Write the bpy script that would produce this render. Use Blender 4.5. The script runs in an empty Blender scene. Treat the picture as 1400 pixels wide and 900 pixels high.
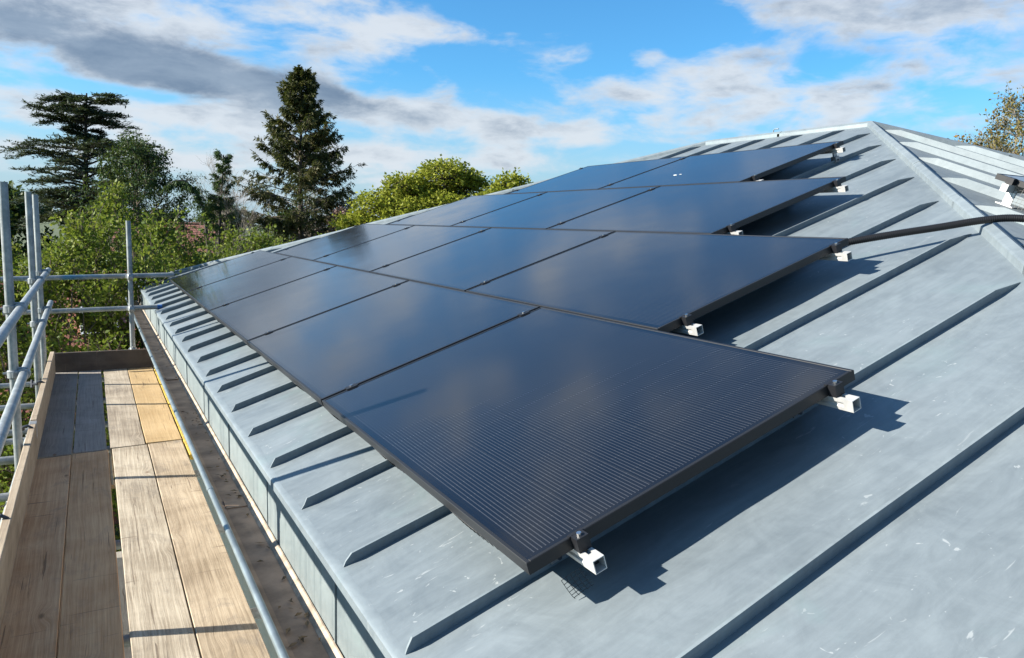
import bpy, math, random
import numpy as np
from mathutils import Vector, Matrix

scene = bpy.context.scene
COL = scene.collection
PI = math.pi

# ------------------------------------------------------------------ camera
cam_d = bpy.data.cameras.new('camera')
cam = bpy.data.objects.new('camera', cam_d)
COL.objects.link(cam)
scene.camera = cam
cam_d.sensor_width = 36.0
cam_d.lens = 36.0 * 1029.3 / 1400.0
cam_d.clip_start = 0.05
cam_d.clip_end = 3000.0


def camera_matrix(loc, yaw, pitch, roll):
    f = Vector((math.sin(yaw) * math.cos(pitch), math.cos(yaw) * math.cos(pitch), math.sin(pitch)))
    r = Vector((math.cos(yaw), -math.sin(yaw), 0))
    u = r.cross(f)
    r2 = r * math.cos(roll) + u * math.sin(roll)
    u2 = -r * math.sin(roll) + u * math.cos(roll)
    m = Matrix((r2, u2, -f)).transposed().to_4x4()
    m.translation = loc
    return m


cam.matrix_world = camera_matrix((-0.8252, -1.3758, 0.7431), math.radians(29.25), math.radians(-7.6), math.radians(1.72))

# ------------------------------------------------------------------ sun, sky, exposure
SUN = Vector((-1.0, 0.335, 0.53)).normalized()
SUN_EL = math.asin(SUN.z)
SUN_AZ = math.atan2(SUN.x, SUN.y)          # clockwise from +Y
sun_d = bpy.data.lights.new('sun', 'SUN')
sun_d.energy = 5.0
sun_d.angle = math.radians(0.5)
sun_d.color = (1.0, 0.93, 0.82)
sun = bpy.data.objects.new('sun', sun_d)
COL.objects.link(sun)
sun.location = SUN * 60
sun.rotation_euler = SUN.to_track_quat('Z', 'Y').to_euler()

scene.view_settings.view_transform = 'Standard'
scene.view_settings.look = 'None'
scene.view_settings.gamma = 1.0
scene.view_settings.use_curve_mapping = False
scene.view_settings.exposure = 1.5

world = bpy.data.worlds.new('World')
scene.world = world
world.use_nodes = True
SKY_STRENGTH = 0.05


class NT:
    """small helper for building node trees"""

    def __init__(self, tree):
        self.t = tree
        self.n = tree.nodes
        self.l = tree.links

    def node(self, kind, **kw):
        n = self.n.new(kind)
        for k, v in kw.items():
            setattr(n, k, v)
        return n

    def set(self, sock, v):
        if hasattr(v, 'is_linked') or hasattr(v, 'links'):
            self.l.new(v, sock)
        else:
            sock.default_value = v

    def math(self, op, a, b=None, c=None, clamp=False):
        n = self.node('ShaderNodeMath', operation=op, use_clamp=clamp)
        self.set(n.inputs[0], a)
        if b is not None:
            self.set(n.inputs[1], b)
        if c is not None:
            self.set(n.inputs[2], c)
        return n.outputs[0]

    def vmath(self, op, a, b=None, out=0):
        n = self.node('ShaderNodeVectorMath', operation=op)
        self.set(n.inputs[0], a)
        if b is not None:
            self.set(n.inputs[1], b)
        return n.outputs[out]

    def dot(self, a, b):
        n = self.node('ShaderNodeVectorMath', operation='DOT_PRODUCT')
        self.set(n.inputs[0], a)
        self.set(n.inputs[1], b)
        return n.outputs['Value']

    def smooth(self, v, lo, hi, a=0.0, b=1.0):
        n = self.node('ShaderNodeMapRange', interpolation_type='SMOOTHSTEP')
        self.set(n.inputs['Value'], v)
        n.inputs['From Min'].default_value = lo
        n.inputs['From Max'].default_value = hi
        n.inputs['To Min'].default_value = a
        n.inputs['To Max'].default_value = b
        return n.outputs['Result']

    def mix(self, f, a, b, mode='MIX'):
        n = self.node('ShaderNodeMix', data_type='RGBA', blend_type=mode)
        self.set(n.inputs[0], f)
        self.set(n.inputs[6], a)
        self.set(n.inputs[7], b)
        return n.outputs[2]

    def noise(self, vec, scale, detail=4.0, rough=0.55, dist=0.0):
        n = self.node('ShaderNodeTexNoise')
        if vec is not None:
            self.l.new(vec, n.inputs['Vector'])
        n.inputs['Scale'].default_value = scale
        n.inputs['Detail'].default_value = detail
        n.inputs['Roughness'].default_value = rough
        n.inputs['Distortion'].default_value = dist
        return n.outputs['Fac']

    def mapping(self, vec, loc=(0, 0, 0), rot=(0, 0, 0), scale=(1, 1, 1)):
        n = self.node('ShaderNodeMapping')
        self.l.new(vec, n.inputs['Vector'])
        n.inputs['Location'].default_value = loc
        n.inputs['Rotation'].default_value = rot
        n.inputs['Scale'].default_value = scale
        return n.outputs[0]

    def xyz(self, x, y, z):
        n = self.node('ShaderNodeCombineXYZ')
        self.set(n.inputs[0], x)
        self.set(n.inputs[1], y)
        self.set(n.inputs[2], z)
        return n.outputs[0]

    def sep(self, v):
        n = self.node('ShaderNodeSeparateXYZ')
        self.l.new(v, n.inputs[0])
        return n.outputs[0], n.outputs[1], n.outputs[2]

    def bump(self, h, strength=0.3, dist=0.01, normal=None):
        n = self.node('ShaderNodeBump')
        self.l.new(h, n.inputs['Height'])
        n.inputs['Strength'].default_value = strength
        n.inputs['Distance'].default_value = dist
        if normal is not None:
            self.l.new(normal, n.inputs['Normal'])
        return n.outputs[0]


def build_sky():
    t = NT(world.node_tree)
    t.n.clear()
    out = t.node('ShaderNodeOutputWorld')
    bg = t.node('ShaderNodeBackground')
    t.l.new(bg.outputs[0], out.inputs[0])
    bg.inputs['Strength'].default_value = SKY_STRENGTH
    sky = t.node('ShaderNodeTexSky', sky_type='NISHITA')
    sky.sun_disc = False
    sky.sun_elevation = SUN_EL
    sky.sun_rotation = SUN_AZ
    sky.altitude = 50
    sky.air_density = 1.0
    sky.dust_density = 0.6
    sky.ozone_density = 2.0
    tc = t.node('ShaderNodeTexCoord')
    d = t.vmath('NORMALIZE', tc.outputs['Generated'])
    x, y, z = t.sep(d)
    zz = t.math('ADD', t.math('MAXIMUM', z, 0.0), 0.07)
    px = t.math('DIVIDE', x, zz)
    py = t.math('DIVIDE', y, zz)
    p = t.xyz(px, py, 0.0)
    pd = t.mapping(d, scale=(1.0, 1.0, 2.7))
    n1 = t.math('ADD', t.math('MULTIPLY', t.noise(p, 0.55, 9.0, 0.56, 0.25), 0.60), t.math('MULTIPLY', t.noise(pd, 9.0, 9.0, 0.56, 0.25), 1.05))
    n1 = t.math('SUBTRACT', n1, 0.325)
    n2 = t.noise(t.mapping(pd, loc=(3.1, 4.2, 0)), 11.0, 7.0, 0.62, 0.2)
    # main cloud banks: azimuth (deg from +Y toward +X), elevation (sin), half widths, tilt, density, darkness
    banks = [
        (-4.0, 0.200, 0.17, 0.040, -0.10, 0.28, 0.36),
        (8.0, 0.165, 0.16, 0.038, -0.12, 0.32, 0.42),
        (17.0, 0.148, 0.10, 0.018, -0.10, 0.22, 0.30),
        (3.0, 0.245, 0.18, 0.026, 0.0, 0.18, -0.02),
        (20.5, 0.236, 0.085, 0.024, -0.05, 0.26, -0.12),
        (32.0, 0.212, 0.055, 0.016, 0.10, 0.22, -0.08),
        (38.5, 0.214, 0.025, 0.012, 0.0, 0.22, -0.05),
        (43.0, 0.172, 0.16, 0.036, 0.05, 0.27, 0.03),
        (27.0, 0.135, 0.19, 0.022, -0.06, 0.27, 0.06),
        (57.0, 0.245, 0.19, 0.046, -0.10, 0.32, 0.18),
        (56.0, 0.150, 0.14, 0.018, 0.20, 0.08, 0.08),
        (2.0, 0.118, 0.17, 0.018, -0.03, 0.24, -0.08),
        (14.0, 0.078, 0.26, 0.022, 0.0, 0.26, -0.02),
        (33.0, 0.262, 0.14, 0.040, 0.0, -0.22, 0.0),
        (27.0, 0.185, 0.06, 0.018, 0.0, -0.16, 0.0),
        (36.0, 0.150, 0.05, 0.014, 0.0, -0.12, 0.0),
        (3.0, 0.142, 0.12, 0.008, 0.0, -0.16, 0.0),
    ]
    dens = n1
    dark = None
    for az, el, wa, we, tilt, wd, wk in banks:
        a = math.radians(az)
        th = (math.cos(a), -math.sin(a), 0.0)
        fw = (math.sin(a), math.cos(a), 0.0)
        s = t.dot(d, th)
        e = t.math('SUBTRACT', t.math('SUBTRACT', z, el), t.math('MULTIPLY', s, tilt))
        q = t.math('ADD', t.math('POWER', t.math('DIVIDE', s, wa), 2.0), t.math('POWER', t.math('DIVIDE', e, we), 2.0))
        g = t.math('MULTIPLY', t.math('EXPONENT', t.math('MULTIPLY', q, -1.0)), t.math('GREATER_THAN', t.dot(d, fw), 0.0))
        dens = t.math('ADD', dens, t.math('MULTIPLY', g, wd))
        if wk:
            k = t.math('MULTIPLY', g, wk)
            dark = k if dark is None else t.math('ADD', dark, k)
    cover = t.math('ADD', dens, t.math('MULTIPLY', t.math('SUBTRACT', n2, 0.5), 0.26))
    mask = t.smooth(cover, 0.455, 0.76)
    thick = t.math('ADD', t.math('ADD', t.math('MULTIPLY', t.math('SUBTRACT', cover, 0.62), 0.9), dark),
                   t.math('MULTIPLY', t.math('SUBTRACT', n2, 0.5), 1.35))
    grey = t.smooth(thick, -0.02, 0.78)
    white = (5.3, 5.7, 6.15, 1)
    dim = (1.15, 1.6, 2.35, 1)
    n3 = t.noise(t.mapping(pd, loc=(7.0, 1.0, 2.0)), 7.0, 8.0, 0.6, 0.4)
    dimv = t.mix(t.smooth(n3, 0.32, 0.68), dim, (2.3, 2.85, 3.6, 1))
    ccol = t.mix(grey, white, dimv)
    # milky air low over the horizon
    haze = t.smooth(z, 0.0, 0.20, 0.9, 0.0)
    skyc = t.mix(1.0, sky.outputs[0], (0.50, 1.13, 1.50, 1), 'MULTIPLY')
    skyc = t.mix(haze, skyc, (3.5, 4.5, 5.3, 1))
    final = t.mix(t.math('MULTIPLY', mask, 0.93), skyc, ccol)
    t.l.new(final, bg.inputs['Color'])


build_sky()

# ------------------------------------------------------------------ helpers


class MB:
    def __init__(self):
        self.v = []
        self.f = []

    def add(self, verts, faces):
        b = len(self.v)
        self.v.extend([tuple(p) for p in verts])
        self.f.extend([tuple(i + b for i in fc) for fc in faces])
        return self

    def box(self, x0, x1, y0, y1, z0, z1, fn=None):
        vs = [(x0, y0, z0), (x1, y0, z0), (x1, y1, z0), (x0, y1, z0), (x0, y0, z1), (x1, y0, z1), (x1, y1, z1), (x0, y1, z1)]
        if fn:
            vs = [fn(*p) for p in vs]
        return self.add(vs, [(3, 2, 1, 0), (4, 5, 6, 7), (0, 1, 5, 4), (1, 2, 6, 5), (2, 3, 7, 6), (3, 0, 4, 7)])

    def bbox(self, x0, x1, y0, y1, z0, z1, b, fn=None):
        """box with bevelled edges running along y and the top"""
        pr = [(x0 + b, z0), (x1 - b, z0), (x1, z0 + b), (x1, z1 - b), (x1 - b, z1), (x0 + b, z1), (x0, z1 - b), (x0, z0 + b)]
        return self.extrude(pr, y0, y1, fn)

    def extrude(self, prof, y0, y1, fn=None, caps=True):
        """profile in (x,z), extruded along y"""
        n = len(prof)
        vs = [(p[0], y0, p[1]) for p in prof] + [(p[0], y1, p[1]) for p in prof]
        if fn:
            vs = [fn(*p) for p in vs]
        fs = [(i, i + n, (i + 1) % n + n, (i + 1) % n) for i in range(n)]
        if caps:
            fs += [tuple(range(n)), tuple(reversed(range(n, 2 * n)))]
        return self.add(vs, fs)

    def tube(self, pts, r, k=12, caps=True):
        pts = [Vector(p) for p in pts]
        n = len(pts)
        rs = r if isinstance(r, (list, tuple)) else [r] * n
        up = None
        vs = []
        for i, p in enumerate(pts):
            d = (pts[min(i + 1, n - 1)] - pts[max(i - 1, 0)]).normalized()
            if up is None:
                up = Vector((0, 0, 1)) if abs(d.z) < 0.9 else Vector((1, 0, 0))
            a = (up - d * up.dot(d)).normalized()
            b = d.cross(a)
            up = a
            for j in range(k):
                t = 2 * PI * j / k
                vs.append(p + (a * math.cos(t) + b * math.sin(t)) * rs[i])
        fs = []
        for i in range(n - 1):
            for j in range(k):
                fs.append((i * k + j, i * k + (j + 1) % k, (i + 1) * k + (j + 1) % k, (i + 1) * k + j))
        if caps:
            fs.append(tuple(reversed(range(k))))
            fs.append(tuple(range((n - 1) * k, n * k)))
        return self.add(vs, fs)

    def pipe(self, p0, p1, r, wall=0.004, k=16):
        """hollow tube, open ends"""
        p0, p1 = Vector(p0), Vector(p1)
        d = (p1 - p0).normalized()
        up = Vector((0, 0, 1)) if abs(d.z) < 0.9 else Vector((1, 0, 0))
        a = (up - d * up.dot(d)).normalized()
        b = d.cross(a)
        vs = []
        for p, rr in ((p0, r), (p1, r), (p1, r - wall), (p0, r - wall)):
            for j in range(k):
                t = 2 * PI * j / k
                vs.append(p + (a * math.cos(t) + b * math.sin(t)) * rr)
        fs = []
        for s in range(4):
            for j in range(k):
                fs.append((s * k + j, s * k + (j + 1) % k, ((s + 1) % 4) * k + (j + 1) % k, ((s + 1) % 4) * k + j))
        return self.add(vs, fs)

    def build(self, name, mat, parent=None, smooth=False):
        me = bpy.data.meshes.new(name)
        me.from_pydata(self.v, [], self.f)
        me.materials.append(mat)
        if smooth:
            me.polygons.foreach_set('use_smooth', [True] * len(me.polygons))
            try:
                me.set_sharp_from_angle(angle=math.radians(40))
            except Exception:
                pass
        me.update()
        o = bpy.data.objects.new(name, me)
        COL.objects.link(o)
        if parent is not None:
            attach(o, parent)
        return o


def attach(o, parent):
    """children are modelled in world space"""
    o.parent = parent
    if parent.parent is None:
        o.matrix_parent_inverse = parent.matrix_basis.inverted()


def tag(o, label=None, cat=None, group=None, kind=None):
    if label:
        o['label'] = label
    if cat:
        o['category'] = cat
    if group:
        o['group'] = group
    if kind:
        o['kind'] = kind
    return o


def empty(name, loc, label, cat, group=None, rot=(0, 0, 0)):
    o = bpy.data.objects.new(name, None)
    o.location = loc
    o.rotation_euler = rot
    o.empty_display_size = 0.2
    COL.objects.link(o)
    return tag(o, label, cat, group)


def copy_tree(o, parent=None):
    c = o.copy()
    COL.objects.link(c)
    if parent is not None:
        c.parent = parent
    for ch in list(o.children):
        copy_tree(ch, c)
    return c


# ------------------------------------------------------------------ materials
def new_mat(name):
    m = bpy.data.materials.new(name)
    m.use_nodes = True
    t = NT(m.node_tree)
    b = t.n['Principled BSDF']
    return m, t, b


def simple(name, col, rough=0.6, metal=0.0, nscale=0.0, namt=0.0, bump=0.0, spec=0.5):
    m, t, b = new_mat(name)
    b.inputs['Roughness'].default_value = rough
    b.inputs['Metallic'].default_value = metal
    b.inputs['Specular IOR Level'].default_value = spec
    if nscale:
        geo = t.node('ShaderNodeNewGeometry')
        n = t.noise(geo.outputs['Position'], nscale, 5.0, 0.6)
        lo = tuple(c * (1 - namt) for c in col) + (1,)
        hi = tuple(min(1, c * (1 + namt)) for c in col) + (1,)
        t.l.new(t.mix(t.smooth(n, 0.3, 0.7), lo, hi), b.inputs['Base Color'])
        if bump:
            t.l.new(t.bump(n, bump, 0.01), b.inputs['Normal'])
    else:
        b.inputs['Base Color'].default_value = tuple(col) + (1,)
    return m


TH = math.radians(19.133)
CT, ST = math.cos(TH), math.sin(TH)
HR = 0.155                                   # height of the panel faces above the zinc


def zinc(name, base=(0.164, 0.199, 0.222), axis=1, scuffs=1.0, rough=0.54, metal=0.22, spec=0.4, streaks=0.0):
    """weathered zinc sheet; axis 0: roof fall runs along X, 1: along Y"""
    m, t, b = new_mat(name)
    geo = t.node('ShaderNodeNewGeometry')
    pos = geo.outputs['Position']
    oi = t.node('ShaderNodeObjectInfo')
    big = t.noise(pos, 1.1, 5.0, 0.62, 0.6)
    mid = t.noise(pos, 7.0, 8.0, 0.72, 1.2)
    fine = t.noise(pos, 55.0, 4.0, 0.6)
    lo = tuple(c * 0.66 for c in base) + (1,)
    hi = (base[0] * 1.24, base[1] * 1.20, base[2] * 1.16, 1)
    f = t.math('ADD', t.math('MULTIPLY', t.smooth(big, 0.3, 0.7), 0.5), t.math('MULTIPLY', t.smooth(mid, 0.28, 0.72), 0.5))
    ws = (0.9, 6.0, 1.0) if axis == 0 else (6.0, 0.9, 1.0)
    wipe = t.noise(t.mapping(pos, rot=(0, 0, 0.3), scale=ws), 3.2, 7.0, 0.7, 0.8)
    f = t.math('ADD', t.math('MULTIPLY', f, 0.66), t.math('MULTIPLY', t.smooth(wipe, 0.3, 0.72), 0.34))
    col = t.mix(f, lo, hi)
    # each sheet of the roof weathers a little differently
    col = t.mix(t.math('MULTIPLY', oi.outputs['Random'], 0.16), col, (base[0] * 0.78, base[1] * 0.86, base[2] * 0.93, 1))
    # greenish bloom
    bloom = t.smooth(t.noise(t.mapping(pos, loc=(3, 7, 1)), 2.3, 4.0, 0.6, 0.8), 0.56, 0.75)
    col = t.mix(t.math('MULTIPLY', bloom, 0.35), col, (base[0] * 0.95, base[1] * 1.1, base[2] * 1.02, 1))
    if scuffs:
        sc = (1.0, 5.0, 1.0) if axis == 0 else (5.0, 1.0, 1.0)
        sv = t.mapping(pos, rot=(0, 0, 0.35), scale=sc)
        s1 = t.smooth(t.noise(sv, 10.0, 3.0, 0.55, 1.2), 0.665, 0.75)
        s2 = t.smooth(t.noise(t.mapping(pos, loc=(9, 2, 4)), 26.0, 2.0, 0.5, 1.6), 0.70, 0.74)
        gate = t.smooth(t.noise(t.mapping(pos, loc=(1, 5, 8)), 1.7, 2.0), 0.40, 0.58)
        s = t.math('MULTIPLY', t.math('MAXIMUM', s1, s2), t.math('MULTIPLY', gate, 0.60 * scuffs))
        col = t.mix(s, col, (0.36, 0.385, 0.39, 1))
    if streaks:
        st = t.mapping(pos, scale=(1, 1, 0.04))
        s3 = t.smooth(t.noise(st, 26.0, 3.0, 0.6), 0.52, 0.70)
        col = t.mix(t.math('MULTIPLY', s3, 0.55 * streaks), col, (base[0] * 0.48, base[1] * 0.52, base[2] * 0.54, 1))
    t.l.new(col, b.inputs['Base Color'])
    b.inputs['Metallic'].default_value = metal
    b.inputs['Specular IOR Level'].default_value = spec
    r = t.math('ADD', t.math('MULTIPLY', mid, 0.22), rough - 0.11)
    t.l.new(r, b.inputs['Roughness'])
    h = t.math('ADD', t.math('MULTIPLY', big, 1.0), t.math('MULTIPLY', fine, 0.035))
    t.l.new(t.bump(h, 0.25, 0.03), b.inputs['Normal'])
    return m


M = {}
M['zinc'] = zinc('zinc_roof', axis=0)
M['zinc_end'] = zinc('zinc_end_roof', axis=1, scuffs=0.5, rough=0.78, metal=0.08, spec=0.2)
M['zinc_seam'] = zinc('zinc_seam', scuffs=0.0, metal=0.1, spec=0.25)
M['zinc_cap'] = zinc('zinc_cap', base=(0.180, 0.217, 0.240), scuffs=0.4)
M['zinc_fascia'] = zinc('zinc_fascia', base=(0.205, 0.244, 0.253), scuffs=0.2, streaks=1.0)
M['gutter'] = simple('gutter_brown', (0.31, 0.21, 0.145), 0.85, 0.0, 6.0, 0.35, 0.2)
M['gutter_sunlit'] = simple('gutter_sunlit_tone', (0.33, 0.265, 0.20), 0.8, 0.0, 14.0, 0.35, 0.3)  # cream tone stands for sunlight along the back of the gutter
M['bead'] = simple('gutter_bead_metal', (0.20, 0.24, 0.255), 0.42, 0.55, 9.0, 0.2)
M['render_wall'] = simple('white_render', (0.60, 0.60, 0.58), 0.85, 0, 5.0, 0.06, 0.1)
M['frame'] = simple('black_anodised', (0.013, 0.0135, 0.015), 0.42, 0.0, spec=0.35)
M['clamp'] = simple('black_clamp', (0.012, 0.0125, 0.015), 0.45, 0.0, spec=0.3)
M['alu'] = simple('mill_aluminium', (0.52, 0.52, 0.51), 0.38, 0.4, 30.0, 0.08)
M['steel_bolt'] = simple('bolt_steel', (0.7, 0.7, 0.7), 0.25, 1.0)
M['seam_clamp'] = simple('clamp_aluminium', (0.28, 0.285, 0.29), 0.42, 0.7)
M['backsheet'] = simple('backsheet', (0.03, 0.03, 0.032), 0.6)
M['wire'] = simple('black_wire', (0.02, 0.02, 0.02), 0.5)
M['conduit'] = simple('black_conduit', (0.010, 0.010, 0.011), 0.42, spec=0.3)
M['dark_strap'] = simple('dark_strap', (0.035, 0.04, 0.05), 0.5, 0.3)
M['blue_paint'] = simple('blue_paint', (0.012, 0.08, 0.26), 0.55, 0, 40.0, 0.4)
M['dropping'] = simple('bird_dropping', (0.78, 0.78, 0.74), 0.8)


def galvanised(name, blue=0.0):
    m, t, b = new_mat(name)
    geo = t.node('ShaderNodeNewGeometry')
    pos = geo.outputs['Position']
    n = t.noise(pos, 9.0, 6.0, 0.65, 0.5)
    n2 = t.noise(pos, 60.0, 3.0, 0.6)
    f = t.math('ADD', t.math('MULTIPLY', n, 0.75), t.math('MULTIPLY', n2, 0.25))
    col = t.mix(t.smooth(f, 0.35, 0.68), (0.185, 0.205, 0.21, 1), (0.33, 0.35, 0.355, 1))
    grime = t.smooth(t.noise(t.mapping(pos, loc=(4, 4, 4)), 3.0, 5.0, 0.7), 0.58, 0.75)
    col = t.mix(t.math('MULTIPLY', grime, 0.4), col, (0.18, 0.165, 0.14, 1))
    if blue:
        bl = t.smooth(t.noise(t.mapping(pos, loc=(2, 0, 0)), 2.6, 4.0, 0.6), 0.46, 0.6)
        col = t.mix(t.math('MULTIPLY', bl, blue), col, (0.03, 0.15, 0.25, 1))
    t.l.new(col, b.inputs['Base Color'])
    b.inputs['Metallic'].default_value = 0.45
    t.l.new(t.math('ADD', t.math('MULTIPLY', n2, 0.2), 0.38), b.inputs['Roughness'])
    t.l.new(t.bump(f, 0.15, 0.004), b.inputs['Normal'])
    return m


M['galv'] = galvanised('galvanised_tube')
M['galv_blue'] = galvanised('galvanised_tube_with_blue_paint', 0.85)


def solar_glass():
    """dark cells behind glass: thin wires run along local Y, gaps between the cells"""
    m, t, b = new_mat('solar_glass')
    tc = t.node('ShaderNodeTexCoord')
    x, y, z = t.sep(tc.outputs['Object'])
    cw = (1.134 - 0.05) / 6.0
    xc = t.math('DIVIDE', t.math('SUBTRACT', x, 0.025), cw)
    fx = t.math('FRACT', xc)
    # sixteen wires per cell
    wx = t.math('FRACT', t.math('SUBTRACT', t.math('MULTIPLY', fx, 16.3), 0.5))
    wire = t.math('LESS_THAN', t.math('ABSOLUTE', t.math('SUBTRACT', wx, 0.5)), 0.12)
    inner = t.math('LESS_THAN', t.math('ABSOLUTE', t.math('SUBTRACT', fx, 0.5)), 0.496)
    inside = t.math('MULTIPLY', t.math('LESS_THAN', t.math('ABSOLUTE', t.math('SUBTRACT', x, 0.567)), 0.538),
                    t.math('LESS_THAN', t.math('ABSOLUTE', t.math('SUBTRACT', y, 0.861)), 0.836))
    wire = t.math('MULTIPLY', t.math('MULTIPLY', wire, inner), inside)
    ch = (1.722 - 0.05) / 18.0
    yc = t.math('DIVIDE', t.math('SUBTRACT', y, 0.025), ch)
    fy = t.math('ABSOLUTE', t.math('SUBTRACT', t.math('FRACT', yc), 0.5))
    gap_y = t.math('GREATER_THAN', fy, 0.484)
    gap_x = t.math('GREATER_THAN', t.math('ABSOLUTE', t.math('SUBTRACT', fx, 0.5)), 0.491)
    gap = t.math('MAXIMUM', gap_x, gap_y)
    cell = t.mix(t.noise(t.xyz(t.math('FLOOR', xc), t.math('FLOOR', yc), 0.0), 3.1, 0.0), (0.003, 0.0038, 0.0065, 1), (0.005, 0.006, 0.0095, 1))
    col = t.mix(gap, cell, (0.006, 0.0065, 0.008, 1))
    lift = t.math('MULTIPLY', wire, t.math('ADD', 0.55, t.math('MULTIPLY', gap_y, 0.45)))
    col = t.mix(lift, col, (0.060, 0.064, 0.073, 1))
    t.l.new(col, b.inputs['Base Color'])
    b.inputs['Roughness'].default_value = 0.13
    b.inputs['IOR'].default_value = 1.54
    geo = t.node('ShaderNodeNewGeometry')
    nz = t.noise(geo.outputs['Position'], 900.0, 2.0)
    wob = t.noise(geo.outputs['Position'], 2.2, 2.0)
    h = t.math('ADD', t.math('MULTIPLY', nz, 0.02), wob)
    t.l.new(t.bump(h, 0.05, 0.02), b.inputs['Normal'])
    # dust film
    dust = t.smooth(t.noise(geo.outputs['Position'], 3.0, 6.0, 0.65), 0.35, 0.8, 0.09, 0.145)
    t.l.new(dust, b.inputs['Roughness'])
    return m


M['glass'] = solar_glass()


def timber(name, c_lo, c_hi, c_knot=(0.16, 0.09, 0.045), seed=0.0, grime=0.25):
    """sawn board; local Y is the length"""
    m, t, b = new_mat(name)
    tc = t.node('ShaderNodeTexCoord')
    v = t.mapping(tc.outputs['Object'], loc=(seed * 1.7, seed * 3.1, seed))
    # knots bend the grain
    kn = t.node('ShaderNodeTexVoronoi', feature='F1', distance='EUCLIDEAN')
    t.l.new(t.mapping(v, scale=(5.2, 2.3, 0.0)), kn.inputs['Vector'])
    kn.inputs['Scale'].default_value = 1.0
    kd = kn.outputs['Distance']
    bend = t.smooth(kd, 0.0, 0.30, 0.030, 0.0)
    warp = t.noise(t.mapping(v, scale=(2.0, 0.55, 1.0)), 1.5, 3.0, 0.5)
    x, y, z = t.sep(v)
    xx = t.math('ADD', x, t.math('ADD', t.math('MULTIPLY', warp, 0.045), bend))
    gv = t.xyz(t.math('MULTIPLY', xx, 95.0), t.math('MULTIPLY', y, 1.6), t.math('MULTIPLY', z, 20.0))
    g1 = t.noise(gv, 1.0, 5.0, 0.62)
    g2 = t.noise(t.xyz(t.math('MULTIPLY', xx, 420.0), t.math('MULTIPLY', y, 6.0), z), 1.0, 3.0, 0.6)
    blot = t.noise(v, 2.6, 5.0, 0.6, 0.4)
    f = t.math('ADD', t.math('MULTIPLY', g1, 0.42), t.math('ADD', t.math('MULTIPLY', g2, 0.30), t.math('MULTIPLY', blot, 0.44)))
    col = t.mix(t.smooth(f, 0.38, 0.76), c_lo + (1,), c_hi + (1,))
    ring = t.smooth(kd, 0.03, 0.085, 1.0, 0.0)
    gate = t.math('GREATER_THAN', t.noise(kn.outputs['Position'], 3.7, 0.0), 0.40)
    kmask = t.math('MULTIPLY', ring, gate)
    col = t.mix(t.math('MULTIPLY', kmask, 0.8), col, c_knot + (1,))
    # splits along the grain and short cross saw cuts
    sp = t.smooth(t.noise(t.xyz(t.math('MULTIPLY', xx, 75.0), t.math('MULTIPLY', y, 1.3), seed + 4.0), 1.0, 2.0, 0.5), 0.69, 0.705)
    cuts = t.smooth(t.noise(t.mapping(v, scale=(1.2, 26.0, 1), loc=(3, 3, seed)), 1.6, 2.0, 0.5, 0.3), 0.69, 0.74)
    col = t.mix(t.math('MULTIPLY', sp, 0.6), col, (0.07, 0.045, 0.03, 1))
    col = t.mix(t.math('MULTIPLY', cuts, 0.75), col, (0.12, 0.085, 0.06, 1))
    gr = t.smooth(t.noise(t.mapping(v, loc=(8, 8, 8), scale=(1.6, 0.7, 1.0)), 4.5, 8.0, 0.74, 0.6), 0.50, 0.70)
    col = t.mix(t.math('MULTIPLY', gr, grime), col, (0.13, 0.115, 0.10, 1))
    t.l.new(col, b.inputs['Base Color'])
    b.inputs['Roughness'].default_value = 0.82
    b.inputs['Specular IOR Level'].default_value = 0.25
    h = t.math('SUBTRACT', t.math('ADD', t.math('MULTIPLY', g1, 0.7), t.math('MULTIPLY', g2, 0.4)), t.math('ADD', sp, t.math('MULTIPLY', cuts, 0.8)))
    t.l.new(t.bump(h, 0.55, 0.004), b.inputs['Normal'])
    return m


def leaf_mat(name, c0, c1, c2, trans=0.28, rough=0.55):
    m, t, b = new_mat(name)
    at = t.node('ShaderNodeAttribute', attribute_name='tint')
    r = at.outputs['Fac']
    col = t.mix(t.smooth(r, 0.0, 0.5), c0 + (1,), c1 + (1,))
    col = t.mix(t.smooth(r, 0.55, 1.0), col, c2 + (1,))
    t.l.new(col, b.inputs['Base Color'])
    b.inputs['Roughness'].default_value = rough
    b.inputs['Specular IOR Level'].default_value = 0.15
    tr = t.node('ShaderNodeBsdfTranslucent')
    t.l.new(t.mix(0.5, col, (0.20, 0.26, 0.03, 1)), tr.inputs['Color'])
    mx = t.node('ShaderNodeMixShader')
    mx.inputs[0].default_value = trans
    out = t.n['Material Output']
    t.l.new(b.outputs[0], mx.inputs[1])
    t.l.new(tr.outputs[0], mx.inputs[2])
    t.l.new(mx.outputs[0], out.inputs['Surface'])
    return m


M['leaf_thicket'] = leaf_mat('leaf_spring_green', (0.050, 0.088, 0.014), (0.115, 0.155, 0.020), (0.23, 0.24, 0.045), 0.32)
M['leaf_dark'] = leaf_mat('leaf_dark_green', (0.018, 0.040, 0.016), (0.032, 0.066, 0.020), (0.06, 0.09, 0.03), 0.15)
M['leaf_lime'] = leaf_mat('leaf_lime', (0.15, 0.175, 0.02), (0.24, 0.26, 0.03), (0.33, 0.33, 0.06), 0.38)
M['needle_cedar'] = leaf_mat('needle_cedar', (0.026, 0.044, 0.030), (0.054, 0.076, 0.046), (0.10, 0.115, 0.072), 0.08)
M['needle_spruce'] = leaf_mat('needle_spruce', (0.024, 0.032, 0.012), (0.052, 0.058, 0.018), (0.11, 0.095, 0.03), 0.10)
M['leaf_birch'] = leaf_mat('leaf_birch', (0.10, 0.098, 0.026), (0.16, 0.13, 0.036), (0.21, 0.18, 0.06), 0.25)
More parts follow.
